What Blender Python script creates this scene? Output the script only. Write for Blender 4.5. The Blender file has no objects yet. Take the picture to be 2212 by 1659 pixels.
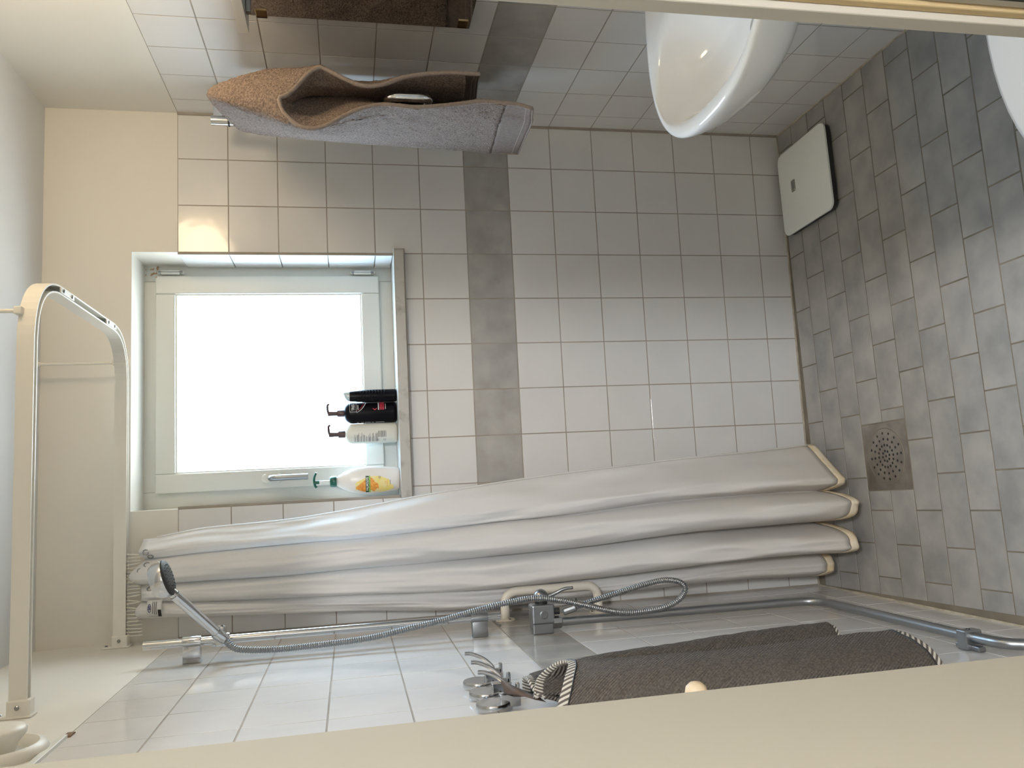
import bpy, bmesh, math, random
from mathutils import Vector, Matrix, noise

random.seed(7)
SC = bpy.context.scene
COL = SC.collection
PI = math.pi

# ------------------------------------------------------------------ camera (phone held sideways: world up is image left)
CAM = Vector((-1.198, -2.562, 1.560))
cam_data = bpy.data.cameras.new('camera')
cam_data.sensor_fit = 'HORIZONTAL'
cam_data.sensor_width = 36.0
cam_data.lens = 36.0 * 1743.0 / 2212.0
cam_data.clip_start = 0.02
cam = bpy.data.objects.new('camera', cam_data)
COL.objects.link(cam)
_r = Vector((-0.05057203, -0.19508363, -0.97948193))
_d = Vector((-0.99165242, 0.12628118, 0.02604896))
_f = Vector((0.11860841, 0.97262297, -0.19984145))
_m = Matrix(((_r.x, -_d.x, -_f.x, CAM.x), (_r.y, -_d.y, -_f.y, CAM.y), (_r.z, -_d.z, -_f.z, CAM.z), (0, 0, 0, 1)))
cam.matrix_world = _m
SC.camera = cam

# ------------------------------------------------------------------ daylight, exposure
SKY = 24.0
world = bpy.data.worlds.new('sky')
SC.world = world
world.use_nodes = True
_nt = world.node_tree
_bg = _nt.nodes['Background']
_bg.inputs['Strength'].default_value = SKY
_tc = _nt.nodes.new('ShaderNodeTexCoord'); _sx = _nt.nodes.new('ShaderNodeSeparateXYZ'); _rp = _nt.nodes.new('ShaderNodeValToRGB')
_mr = _nt.nodes.new('ShaderNodeMapRange'); _mr.inputs['From Min'].default_value = -1.0; _mr.inputs['From Max'].default_value = 1.0
_nt.links.new(_tc.outputs['Generated'], _sx.inputs[0]); _nt.links.new(_sx.outputs['Z'], _mr.inputs['Value'])
_nt.links.new(_mr.outputs[0], _rp.inputs['Fac']); _nt.links.new(_rp.outputs['Color'], _bg.inputs['Color'])
_e = _rp.color_ramp.elements          # ground below the horizon, hazy overcast sky above it
_e[0].position = 0.46; _e[0].color = (0.34, 0.36, 0.37, 1)
_e[1].position = 0.53; _e[1].color = (0.56, 0.76, 1.0, 1)
_q = _e.new(1.0); _q.color = (0.52, 0.74, 1.0, 1)
_p = bpy.data.lights.new('window_portal', 'AREA')
_p.shape = 'RECTANGLE'; _p.size = 0.80; _p.size_y = 0.80
_p.cycles.is_portal = True
_po = bpy.data.objects.new('window_portal', _p); COL.objects.link(_po)
_po.location = (-0.84, 0.235, 1.80)
_po.rotation_euler = (-PI / 2, 0, 0)
LAMP_POWER = 18.0      # emission of the wall lamp above the mirror
HALL_FILL_POWER = 285.0     # emission of the unseen lamp added in the hallway as fill
SC.view_settings.view_transform = 'Standard'
SC.view_settings.look = 'None'
SC.view_settings.exposure = 0.22
SC.view_settings.gamma = 1.0
SC.view_settings.use_curve_mapping = False
SC.cycles.diffuse_bounces = 7
SC.cycles.max_bounces = 14
SC.cycles.caustics_reflective = False
SC.cycles.caustics_refractive = False
SC.cycles.sample_clamp_indirect = 4.0

# ------------------------------------------------------------------ room numbers
W = -1.606          # left wall
H = 2.0605          # top of the tiling
CEIL = 2.440
P = 0.15            # wall tile pitch
FRONT = -1.80       # inner face of the door wall

# ------------------------------------------------------------------ materials
def srgb(r, g, b):
    f = lambda c: (c / 255.0) / 12.92 if c / 255.0 <= 0.04045 else ((c / 255.0 + 0.055) / 1.055) ** 2.4
    return (f(r), f(g), f(b), 1.0)

MATS = {}
def mat(name, col, rough=0.5, metal=0.0, spec=0.5, bump=None, mottle=None, coat=0.0, emit=None, sheen=0.0, trans=0.0, sss=0.0):
    """bump=(scale, strength, detail); mottle=(scale, colour2, detail, lo, hi)"""
    m = bpy.data.materials.new(name); m.use_nodes = True
    nt = m.node_tree; b = nt.nodes['Principled BSDF']
    if len(col) == 3: col = (*col, 1)
    b.inputs['Base Color'].default_value = col
    b.inputs['Roughness'].default_value = rough
    b.inputs['Metallic'].default_value = metal
    b.inputs['Specular IOR Level'].default_value = spec
    if coat: b.inputs['Coat Weight'].default_value = coat
    if sheen: b.inputs['Sheen Weight'].default_value = sheen
    if trans: b.inputs['Transmission Weight'].default_value = trans
    if sss:
        b.inputs['Subsurface Weight'].default_value = sss
    if emit:
        b.inputs['Emission Color'].default_value = (*emit[:3], 1)
        b.inputs['Emission Strength'].default_value = emit[3]
    tc = nt.nodes.new('ShaderNodeTexCoord')
    if mottle:
        n = nt.nodes.new('ShaderNodeTexNoise'); n.inputs['Scale'].default_value = mottle[0]
        n.inputs['Detail'].default_value = mottle[2]
        r = nt.nodes.new('ShaderNodeValToRGB')
        r.color_ramp.elements[0].position = mottle[3]; r.color_ramp.elements[1].position = mottle[4]
        r.color_ramp.elements[0].color = col
        c2 = mottle[1]; r.color_ramp.elements[1].color = c2 if len(c2) == 4 else (*c2, 1)
        nt.links.new(tc.outputs['Object'], n.inputs['Vector'])
        nt.links.new(n.outputs['Fac'], r.inputs['Fac'])
        nt.links.new(r.outputs['Color'], b.inputs['Base Color'])
    if bump:
        n = nt.nodes.new('ShaderNodeTexNoise'); n.inputs['Scale'].default_value = bump[0]
        n.inputs['Detail'].default_value = bump[2]
        bp = nt.nodes.new('ShaderNodeBump'); bp.inputs['Strength'].default_value = bump[1]
        bp.inputs['Distance'].default_value = bump[3] if len(bump) > 3 else 0.002
        nt.links.new(tc.outputs['Object'], n.inputs['Vector'])
        nt.links.new(n.outputs['Fac'], bp.inputs['Height'])
        nt.links.new(bp.outputs['Normal'], b.inputs['Normal'])
    MATS[name] = m
    return m

def tile_mat(name, col, col2, rough, bump_str, scale=7.0, bump_scale=14.0, lo=.35, hi=.7):
    """glazed tile: colour cloud shifted per tile, gently rippled glaze"""
    m = mat(name, col, rough)
    nt = m.node_tree; b = nt.nodes['Principled BSDF']
    tc = nt.nodes.new('ShaderNodeTexCoord'); oi = nt.nodes.new('ShaderNodeObjectInfo')
    mul = nt.nodes.new('ShaderNodeMath'); mul.operation = 'MULTIPLY'; mul.inputs[1].default_value = 37.0
    nt.links.new(oi.outputs['Random'], mul.inputs[0])
    n = nt.nodes.new('ShaderNodeTexNoise'); n.noise_dimensions = '4D'
    n.inputs['Scale'].default_value = scale; n.inputs['Detail'].default_value = 3.0
    nt.links.new(tc.outputs['Object'], n.inputs['Vector']); nt.links.new(mul.outputs[0], n.inputs['W'])
    r = nt.nodes.new('ShaderNodeValToRGB')
    r.color_ramp.elements[0].position = lo; r.color_ramp.elements[1].position = hi
    r.color_ramp.elements[0].color = (*col[:3], 1); r.color_ramp.elements[1].color = (*col2[:3], 1)
    nt.links.new(n.outputs['Fac'], r.inputs['Fac'])
    nt.links.new(r.outputs['Color'], b.inputs['Base Color'])
    n2 = nt.nodes.new('ShaderNodeTexNoise'); n2.noise_dimensions = '4D'
    n2.inputs['Scale'].default_value = bump_scale; n2.inputs['Detail'].default_value = 1.0
    nt.links.new(tc.outputs['Object'], n2.inputs['Vector']); nt.links.new(mul.outputs[0], n2.inputs['W'])
    bp = nt.nodes.new('ShaderNodeBump'); bp.inputs['Strength'].default_value = bump_str; bp.inputs['Distance'].default_value = 0.004
    nt.links.new(n2.outputs['Fac'], bp.inputs['Height']); nt.links.new(bp.outputs['Normal'], b.inputs['Normal'])
    return m

tile_mat('tile_white', (0.69, 0.68, 0.67), (0.72, 0.71, 0.70), 0.09, 0.20)
tile_mat('tile_grey', (0.33, 0.315, 0.30), (0.44, 0.425, 0.405), 0.16, 0.2, scale=12, bump_scale=12)
tile_mat('tile_floor', (0.265, 0.262, 0.255), (0.40, 0.385, 0.36), 0.42, 0.25, scale=10, bump_scale=30, lo=.33, hi=.66)
mat('grout', (0.30, 0.26, 0.215), 0.9, mottle=(9, (0.38, 0.345, 0.30), 4, .35, .65))
mat('grout_floor', (0.16, 0.137, 0.10), 0.9, mottle=(7, (0.24, 0.21, 0.165), 4, .35, .65))
mat('sealant', (0.40, 0.35, 0.27), 0.6, mottle=(25, (0.52, 0.47, 0.38), 3, .4, .6))
mat('paint_wall', (0.73, 0.705, 0.65), 0.55, bump=(60, .12, 3))
mat('paint_ceiling', (0.68, 0.685, 0.69), 0.7, bump=(80, .1, 3))
mat('paint_reveal', (0.68, 0.68, 0.67), 0.5)
mat('hall_paint', (0.66, 0.645, 0.61), 0.7)
mat('hall_floor', (0.40, 0.34, 0.27), 0.5)
mat('door_cream', (0.46, 0.43, 0.345), 0.85, spec=.15, bump=(250, .05, 2))
mat('jamb_cream', (0.50, 0.475, 0.41), 0.7, spec=.25)
mat('jamb_tan', (0.52, 0.40, 0.22), 0.7)
mat('frame_paint', (0.66, 0.67, 0.635), 0.35)
mat('frame_gasket', (0.12, 0.12, 0.12), 0.6)
mat('marble', (0.46, 0.45, 0.42), 0.35, mottle=(18, (0.22, 0.20, 0.17), 6, .55, .8))
mat('chrome', (0.60, 0.605, 0.615), 0.12, 1.0)
mat('satin_chrome', (0.30, 0.31, 0.325), 0.30, 1.0)
mat('dull_chrome', (0.34, 0.355, 0.37), 0.36, 1.0, bump=(120, .1, 4))
mat('steel_drain', (0.30, 0.275, 0.25), 0.42, 0.85, mottle=(20, (0.38, 0.35, 0.32), 4, .4, .6))
mat('black', (0.012, 0.012, 0.012), 0.5)
mat('black_rubber', (0.02, 0.02, 0.02), 0.6)
mat('white_plastic', (0.74, 0.74, 0.70), 0.35)
mat('cream_plastic', (0.74, 0.715, 0.65), 0.4)
mat('cream_enamel', (0.74, 0.70, 0.62), 0.4)
mat('porcelain', (0.92, 0.918, 0.915), 0.06, coat=.3)
mat('mirror_glass', (0.86, 0.88, 0.87), 0.015, 1.0)
mat('scale_white', (0.88, 0.90, 0.86), 0.12)
mat('scale_dark', (0.03, 0.03, 0.03), 0.5)
mat('scale_display', (0.26, 0.26, 0.24), 0.25)
mat('bottle_black', (0.003, 0.0025, 0.004), 0.3, spec=.12)
mat('bottle_white', (0.66, 0.66, 0.60), 0.35)
mat('bottle_cream', (0.80, 0.78, 0.76), 0.30, sss=.0)
mat('pump_brown', (0.06, 0.03, 0.03), 0.35)
mat('pump_green', (0.0, 0.09, 0.06), 0.35)
mat('cap_pale', (0.42, 0.50, 0.52), 0.25)
mat('print_white', (0.72, 0.72, 0.72), 0.5)
mat('print_grey', (0.13, 0.12, 0.13), 0.6)
mat('print_red', (0.40, 0.02, 0.04), 0.5)
mat('print_orange', (0.72, 0.27, 0.04), 0.5, mottle=(160, (0.85, 0.40, 0.08), 3, .4, .6))
mat('print_yellow', (0.85, 0.72, 0.22), 0.5, mottle=(40, (0.86, 0.76, 0.42), 2, .4, .7))
mat('print_dkgreen', (0.0, 0.06, 0.03), 0.5)
mat('print_ltgreen', (0.30, 0.52, 0.10), 0.5)
mat('print_blue', (0.02, 0.03, 0.16), 0.5)
mat('label_cloth', (0.66, 0.66, 0.66), 0.7)
mat('wood_pale', (0.70, 0.56, 0.38), 0.5, mottle=(40, (0.62, 0.47, 0.30), 3, .4, .6))
mat('clip_bronze', (0.34, 0.25, 0.13), 0.28, 1.0)
mat('brown_ribbon', (0.10, 0.07, 0.055), 0.8)
mat('chip_brown', (0.22, 0.14, 0.09), 0.9)
mat('strike_metal', (0.5, 0.46, 0.38), 0.4, 1.0)
mat('lamp_glass', (0.9, 0.85, 0.75), 0.4, emit=(1.0, 0.77, 0.48, LAMP_POWER))
mat('hall_fill_glass', (0.9, 0.85, 0.75), 0.4, emit=(0.97, 0.98, 1.0, HALL_FILL_POWER))

def pane_material():
    m = bpy.data.materials.new('pane'); m.use_nodes = True; nt = m.node_tree
    for n in list(nt.nodes): nt.nodes.remove(n)
    out = nt.nodes.new('ShaderNodeOutputMaterial'); tr = nt.nodes.new('ShaderNodeBsdfTransparent')
    gl = nt.nodes.new('ShaderNodeBsdfGlossy'); gl.inputs['Roughness'].default_value = 0.03
    tr.inputs['Color'].default_value = (0.95, 0.97, 0.96, 1)
    mx = nt.nodes.new('ShaderNodeMixShader'); lw = nt.nodes.new('ShaderNodeLayerWeight')
    pw = nt.nodes.new('ShaderNodeMath'); pw.operation = 'POWER'; pw.inputs[1].default_value = 5.0
    fr = nt.nodes.new('ShaderNodeMath'); fr.operation = 'MULTIPLY_ADD'; fr.inputs[1].default_value = 0.6; fr.inputs[2].default_value = 0.03
    nt.links.new(lw.outputs['Facing'], pw.inputs[0]); nt.links.new(pw.outputs[0], fr.inputs[0])
    nt.links.new(fr.outputs[0], mx.inputs[0]); nt.links.new(tr.outputs[0], mx.inputs[1]); nt.links.new(gl.outputs[0], mx.inputs[2])
    nt.links.new(mx.outputs[0], out.inputs[0]); MATS['pane'] = m
pane_material()

def frame_stain():
    """old mould and rust specks on the window frame beside its upper right corner"""
    m = MATS['frame_paint']; nt = m.node_tree; b = nt.nodes['Principled BSDF']
    tc = nt.nodes.new('ShaderNodeNewGeometry')
    n = nt.nodes.new('ShaderNodeTexNoise'); n.inputs['Scale'].default_value = 70; n.inputs['Detail'].default_value = 5
    nt.links.new(tc.outputs['Position'], n.inputs['Vector'])
    d = nt.nodes.new('ShaderNodeVectorMath'); d.operation = 'DISTANCE'; d.inputs[1].default_value = (-0.463, 0.15, 2.165)
    nt.links.new(tc.outputs['Position'], d.inputs[0])
    mr = nt.nodes.new('ShaderNodeMapRange'); mr.inputs['From Min'].default_value = 0.0; mr.inputs['From Max'].default_value = 0.06
    mr.inputs['To Min'].default_value = 0.20; mr.inputs['To Max'].default_value = -0.15
    nt.links.new(d.outputs['Value'], mr.inputs['Value'])
    ad = nt.nodes.new('ShaderNodeMath'); ad.operation = 'ADD'
    nt.links.new(n.outputs['Fac'], ad.inputs[0]); nt.links.new(mr.outputs['Result'], ad.inputs[1])
    r = nt.nodes.new('ShaderNodeValToRGB'); r.color_ramp.elements[0].position = .62; r.color_ramp.elements[1].position = .70
    r.color_ramp.elements[0].color = (0.66, 0.67, 0.635, 1); r.color_ramp.elements[1].color = (0.36, 0.20, 0.08, 1)
    nt.links.new(ad.outputs[0], r.inputs['Fac']); nt.links.new(r.outputs['Color'], b.inputs['Base Color'])
frame_stain()

def uv_cloth(name, base, alt, bump, kind):
    """cloth whose colour follows its own weave (UV: u along, v across)"""
    m = mat(name, base, 0.95, spec=.15)
    nt = m.node_tree; b = nt.nodes['Principled BSDF']
    tc = nt.nodes.new('ShaderNodeTexCoord')
    n = nt.nodes.new('ShaderNodeTexNoise'); n.inputs['Scale'].default_value = bump[0]; n.inputs['Detail'].default_value = 3
    nt.links.new(tc.outputs['Object'], n.inputs['Vector'])
    r = nt.nodes.new('ShaderNodeValToRGB'); r.color_ramp.elements[0].position = .36; r.color_ramp.elements[1].position = .64
    r.color_ramp.elements[0].color = (*alt, 1); r.color_ramp.elements[1].color = (*base, 1)
    nt.links.new(n.outputs['Fac'], r.inputs['Fac']); nt.links.new(r.outputs['Color'], b.inputs['Base Color'])
    bp = nt.nodes.new('ShaderNodeBump'); bp.inputs['Strength'].default_value = bump[1]; bp.inputs['Distance'].default_value = 0.004
    if kind == 'waffle':
        w = nt.nodes.new('ShaderNodeTexWave'); w.inputs['Scale'].default_value = 95; w.inputs['Distortion'].default_value = 1.0
        w.wave_type = 'BANDS'; w.bands_direction = 'DIAGONAL'
        nt.links.new(tc.outputs['Object'], w.inputs['Vector']); nt.links.new(w.outputs['Fac'], bp.inputs['Height'])
    else:
        nt.links.new(n.outputs['Fac'], bp.inputs['Height'])
    nt.links.new(bp.outputs['Normal'], b.inputs['Normal'])
    return m
uv_cloth('terry_brown', (0.285, 0.222, 0.187), (0.145, 0.108, 0.09), (230, 1.0), 'terry')
uv_cloth('terry_band', (0.23, 0.18, 0.155), (0.18, 0.14, 0.12), (120, .3), 'terry')
uv_cloth('hem_brown', (0.30, 0.25, 0.215), (0.25, 0.20, 0.175), (200, .3), 'terry')
uv_cloth('waffle_dark', (0.165, 0.148, 0.130), (0.105, 0.093, 0.082), (260, .8), 'waffle')

mat('towel_edge_lit', (0.23, 0.21, 0.185), 0.9)  # edge tone lightened to stand in for light caught on the fold
def stripe_mat():
    m = mat('striped_hem', (0.5, 0.47, 0.42), 0.9)
    nt = m.node_tree; b = nt.nodes['Principled BSDF']
    uv = nt.nodes.new('ShaderNodeUVMap')
    w = nt.nodes.new('ShaderNodeTexWave'); w.inputs['Scale'].default_value = 1.0; w.bands_direction = 'X'; w.inputs['Distortion'].default_value = .4
    nt.links.new(uv.outputs[0], w.inputs['Vector'])
    r = nt.nodes.new('ShaderNodeValToRGB'); r.color_ramp.elements[0].position = .42; r.color_ramp.elements[1].position = .58
    r.color_ramp.elements[0].color = (0.10, 0.088, 0.075, 1); r.color_ramp.elements[1].color = (0.58, 0.55, 0.49, 1)
    nt.links.new(w.outputs['Fac'], r.inputs['Fac']); nt.links.new(r.outputs['Color'], b.inputs['Base Color'])
stripe_mat()

def curtain_mat():
    """white polyester, yellowed by hard water towards the bottom hem"""
    m = mat('curtain_white', (0.91, 0.905, 0.905), 0.6, sheen=.2)
    nt = m.node_tree; b = nt.nodes['Principled BSDF']
    tc = nt.nodes.new('ShaderNodeTexCoord'); sp = nt.nodes.new('ShaderNodeSeparateXYZ')
    nt.links.new(tc.outputs['Object'], sp.inputs[0])
    n = nt.nodes.new('ShaderNodeTexNoise'); n.inputs['Scale'].default_value = 6; n.inputs['Detail'].default_value = 4
    nt.links.new(tc.outputs['Object'], n.inputs['Vector'])
    mr = nt.nodes.new('ShaderNodeMapRange'); mr.inputs['From Min'].default_value = 0.0; mr.inputs['From Max'].default_value = 0.65
    mr.inputs['To Min'].default_value = 0.5; mr.inputs['To Max'].default_value = 0.0
    nt.links.new(sp.outputs['Z'], mr.inputs['Value'])
    mu = nt.nodes.new('ShaderNodeMath'); mu.operation = 'MULTIPLY'
    nt.links.new(mr.outputs[0], mu.inputs[0]); nt.links.new(n.outputs['Fac'], mu.inputs[1])
    mx = nt.nodes.new('ShaderNodeMixRGB'); mx.inputs[1].default_value = (0.91, 0.905, 0.905, 1); mx.inputs[2].default_value = (0.66, 0.53, 0.32, 1)
    nt.links.new(mu.outputs[0], mx.inputs[0]); nt.links.new(mx.outputs[0], b.inputs['Base Color'])
    tl = nt.nodes.new('ShaderNodeBsdfTranslucent'); nt.links.new(mx.outputs[0], tl.inputs['Color'])
    ms = nt.nodes.new('ShaderNodeMixShader'); ms.inputs[0].default_value = 0.36
    out = nt.nodes['Material Output']
    nt.links.new(b.outputs[0], ms.inputs[1]); nt.links.new(tl.outputs[0], ms.inputs[2]); nt.links.new(ms.outputs[0], out.inputs['Surface'])
curtain_mat()
mat('curtain_hem', (0.80, 0.71, 0.55), 0.7, mottle=(30, (0.72, 0.58, 0.36), 3, .4, .65))

# ------------------------------------------------------------------ mesh helpers
def wloc(o):
    v = Vector((0, 0, 0))
    while o is not None:
        v += o.location; o = o.parent
    return v

def tag(o, label=None, cat=None, group=None, kind=None):
    if label: o['label'] = label
    if cat: o['category'] = cat
    if group: o['group'] = group
    if kind: o['kind'] = kind
    return o

def thing(name, label, cat, loc, group=None, kind=None):
    o = bpy.data.objects.new(name, None); o.empty_display_size = 0.05
    COL.objects.link(o); o.location = loc
    return tag(o, label, cat, group, kind)

def obj(name, bm, m, parent=None, loc=None, smooth=False, angle=None):
    """link a bmesh given in world coordinates as one mesh object"""
    base = Vector(loc) if loc is not None else (wloc(parent) if parent else Vector((0, 0, 0)))
    bmesh.ops.translate(bm, verts=bm.verts, vec=-base)
    bmesh.ops.recalc_face_normals(bm, faces=bm.faces)
    me = bpy.data.meshes.new(name)
    bm.to_mesh(me); bm.free()
    ms = m if isinstance(m, (list, tuple)) else [m]
    for k in ms: me.materials.append(MATS[k])
    if smooth: me.shade_smooth()
    o = bpy.data.objects.new(name, me); COL.objects.link(o)
    if parent is not None:
        o.parent = parent; o.location = base - wloc(parent)
    else: o.location = base
    if smooth and angle:
        me.set_sharp_from_angle(angle=math.radians(angle))
    return o

def B(): return bmesh.new()

def box(bm, lo, hi, bev=0.0, seg=2, mi=0):
    v = [bm.verts.new((x, y, z)) for x in (lo[0], hi[0]) for y in (lo[1], hi[1]) for z in (lo[2], hi[2])]
    fs = [bm.faces.new([v[i] for i in f]) for f in ((0, 1, 3, 2), (4, 6, 7, 5), (0, 4, 5, 1), (2, 3, 7, 6), (0, 2, 6, 4), (1, 5, 7, 3))]
    for f in fs: f.material_index = mi
    if bev > 0:
        es = list({e for f in fs for e in f.edges})
        r = bmesh.ops.bevel(bm, geom=es, offset=bev, segments=seg, affect='EDGES', profile=.5)
        for f in r['faces']: f.material_index = mi
    return bm

def frames(pts, closed=False):
    """parallel-transport frames along a polyline"""
    n = len(pts); T = []
    for i in range(n):
        a = pts[max(i - 1, 0)]; b = pts[min(i + 1, n - 1)]
        T.append((b - a).normalized())
    up = Vector((0, 0, 1)) if abs(T[0].z) < .9 else Vector((1, 0, 0))
    N = [(up - T[0] * up.dot(T[0])).normalized()]
    for i in range(1, n):
        v = N[-1] - T[i] * N[-1].dot(T[i]); N.append(v.normalized())
    return T, N, [t.cross(k) for t, k in zip(T, N)]

def spline(ctrl, n=8):
    c = [Vector(p) for p in ctrl]
    if len(c) < 3: return c
    out = []
    for i in range(len(c) - 1):
        p0 = c[i - 1] if i else c[0] * 2 - c[1]; p1 = c[i]; p2 = c[i + 1]
        p3 = c[i + 2] if i + 2 < len(c) else c[-1] * 2 - c[-2]
        for k in range(n):
            t = k / n
            out.append(0.5 * ((2 * p1) + (-p0 + p2) * t + (2 * p0 - 5 * p1 + 4 * p2 - p3) * t * t + (-p0 + 3 * p1 - 3 * p2 + p3) * t ** 3))
    out.append(c[-1]); return out

def fillet(ctrl, r, n=8):
    c = [Vector(p) for p in ctrl]; out = [c[0]]
    for i in range(1, len(c) - 1):
        a = (c[i - 1] - c[i]); b = (c[i + 1] - c[i]); rr = min(r, a.length * .49, b.length * .49)
        pa = c[i] + a.normalized() * rr; pb = c[i] + b.normalized() * rr
        for k in range(n + 1):
            t = k / n; out.append(pa * (1 - t) ** 2 + c[i] * 2 * t * (1 - t) + pb * t * t)
    out.append(c[-1]); return out

def tube(bm, pts, r, n=12, cap=True, mi=0):
    pts = [Vector(p) for p in pts]; T, N, Bn = frames(pts); rings = []
    rr = r if callable(r) else (lambda i, k=r: k)
    for i, p in enumerate(pts):
        rings.append([bm.verts.new(p + (N[i] * math.cos(2 * PI * k / n) + Bn[i] * math.sin(2 * PI * k / n)) * rr(i)) for k in range(n)])
    for a, b in zip(rings, rings[1:]):
        for k in range(n):
            bm.faces.new((a[k], a[(k + 1) % n], b[(k + 1) % n], b[k])).material_index = mi
    if cap:
        bm.faces.new(rings[0][::-1]).material_index = mi; bm.faces.new(rings[-1]).material_index = mi
    return bm

def lathe(bm, prof, c, axis=(0, 0, 1), n=32, sx=1.0, sy=1.0, cap=True, mi=0):
    """prof: (radius, height) pairs along axis from point c; sx, sy squash the section"""
    ax = Vector(axis).normalized()
    u = Vector((1, 0, 0)) if abs(ax.x) < .9 else Vector((0, 1, 0))
    u = (u - ax * u.dot(ax)).normalized(); v = ax.cross(u); c = Vector(c); rings = []
    for r, h in prof:
        rings.append([bm.verts.new(c + ax * h + u * (math.cos(2 * PI * k / n) * r * sx) + v * (math.sin(2 * PI * k / n) * r * sy)) for k in range(n)])
    for a, b in zip(rings, rings[1:]):
        for k in range(n):
            bm.faces.new((a[k], a[(k + 1) % n], b[(k + 1) % n], b[k])).material_index = mi
    if cap:
        bm.faces.new(rings[0][::-1]).material_index = mi; bm.faces.new(rings[-1]).material_index = mi
    return bm

def grid(bm, rows, close=False, mi=0, uv=None):
    """rows of equal-length point lists -> quads"""
    vs = [[bm.verts.new(p) for p in r] for r in rows]
    lay = bm.loops.layers.uv.verify() if uv else None
    for i in range(len(vs) - 1):
        n = len(vs[i])
        for k in range(n if close else n - 1):
            k2 = (k + 1) % n
            f = bm.faces.new((vs[i][k], vs[i][k2], vs[i + 1][k2], vs[i + 1][k])); f.material_index = mi
            if uv:
                for l, q in zip(f.loops, ((i, k), (i, k + 1), (i + 1, k + 1), (i + 1, k))): l[lay].uv = uv(*q)
    return vs

def sweep(bm, pts, prof, cap=True):
    """sweep a closed 2D profile (side, up) along a horizontal path"""
    pts = [Vector(p) for p in pts]; rings = []
    n = len(pts)
    for i, p in enumerate(pts):
        t = (pts[min(i + 1, n - 1)] - pts[max(i - 1, 0)]).normalized(); s = Vector((t.y, -t.x, 0)).normalized()
        rings.append([bm.verts.new(p + s * a + Vector((0, 0, b))) for a, b in prof])
    m = len(prof)
    for a, b in zip(rings, rings[1:]):
        for k in range(m): bm.faces.new((a[k], a[(k + 1) % m], b[(k + 1) % m], b[k]))
    if cap:
        bm.faces.new(rings[0][::-1]); bm.faces.new(rings[-1])
    return bm

def prism(bm, outline, z0, z1, bev=0.0, seg=2, mi=0):
    """vertical prism over an XY outline"""
    a = [bm.verts.new((x, y, z0)) for x, y in outline]; b = [bm.verts.new((x, y, z1)) for x, y in outline]
    n = len(a); top = bm.faces.new(b); bot = bm.faces.new(a[::-1]); sides = []
    for k in range(n): sides.append(bm.faces.new((a[k], a[(k + 1) % n], b[(k + 1) % n], b[k])))
    if bev > 0:
        bmesh.ops.bevel(bm, geom=list(top.edges), offset=bev, segments=seg, affect='EDGES', profile=.5)
    return bm

def rrect(cx, cy, hx, hy, r, n=6):
    out = []
    for (sx, sy, a0) in ((1, 1, 0), (-1, 1, 90), (-1, -1, 180), (1, -1, 270)):
        for k in range(n + 1):
            a = math.radians(a0 + 90 * k / n)
            out.append((cx + sx * (hx - r) + r * math.cos(a), cy + sy * (hy - r) + r * math.sin(a)))
    return out

def text_bm(s, size, bold=0.0):
    cu = bpy.data.curves.new('t', 'FONT'); cu.body = s; cu.size = size; cu.offset = bold; cu.resolution_u = 3
    o = bpy.data.objects.new('t', cu); COL.objects.link(o)
    dg = bpy.context.evaluated_depsgraph_get(); me = bpy.data.meshes.new_from_object(o.evaluated_get(dg))
    bm = B(); bm.from_mesh(me)
    bpy.data.objects.remove(o); bpy.data.curves.remove(cu); bpy.data.meshes.remove(me)
    xs = [v.co.x for v in bm.verts]; ys = [v.co.y for v in bm.verts]
    return bm, (min(xs), max(xs), min(ys), max(ys))

# ------------------------------------------------------------------ the tiled shell
TILE_MESH = {}
def tile_mesh(w, h, t, key, m, bev=0.0005):
    k = (round(w, 4), round(h, 4), key)
    if k in TILE_MESH: return TILE_MESH[k]
    bm = B(); box(bm, (-w / 2, -h / 2, -t), (w / 2, h / 2, 0))
    top = [f for f in bm.faces if f.calc_center_median().z > -1e-6][0]
    bmesh.ops.bevel(bm, geom=list(top.edges), offset=min(bev, w * .3, h * .3), segments=2, affect='EDGES', profile=.5)
    bmesh.ops.recalc_face_normals(bm, faces=bm.faces)
    bot = [f for f in bm.faces if f.normal.z < -.9]
    bmesh.ops.delete(bm, geom=bot, context='FACES')
    me = bpy.data.meshes.new('tile'); bm.to_mesh(me); bm.free(); me.materials.append(MATS[m])
    TILE_MESH[k] = me; return me

def put_tile(parent, me, c, u, v, n, wob=0.003):
    o = bpy.data.objects.new('tile', me); COL.objects.link(o); o.parent = parent
    R = Matrix((u, v, n)).transposed()
    R = R @ Matrix.Rotation(random.uniform(-wob, wob), 3, 'X') @ Matrix.Rotation(random.uniform(-wob, wob), 3, 'Y')
    o.rotation_mode = 'QUATERNION'; o.rotation_quaternion = R.to_quaternion()
    o.location = Vector(c) + Vector(n) * random.uniform(0, .0002) - wloc(parent)
    return o

def sub_rect(rects, hole):
    out = []
    for (a0, a1, b0, b1) in rects:
        h0, h1, k0, k1 = max(a0, hole[0]), min(a1, hole[1]), max(b0, hole[2]), min(b1, hole[3])
        if h0 >= h1 - 1e-5 or k0 >= k1 - 1e-5: out.append((a0, a1, b0, b1)); continue
        if b0 < k0: out.append((a0, a1, b0, k0))
        if k1 < b1: out.append((a0, a1, k1, b1))
        if a0 < h0: out.append((a0, h0, k0, k1))
        if h1 < a1: out.append((h1, a1, k0, k1))
    return out

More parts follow.
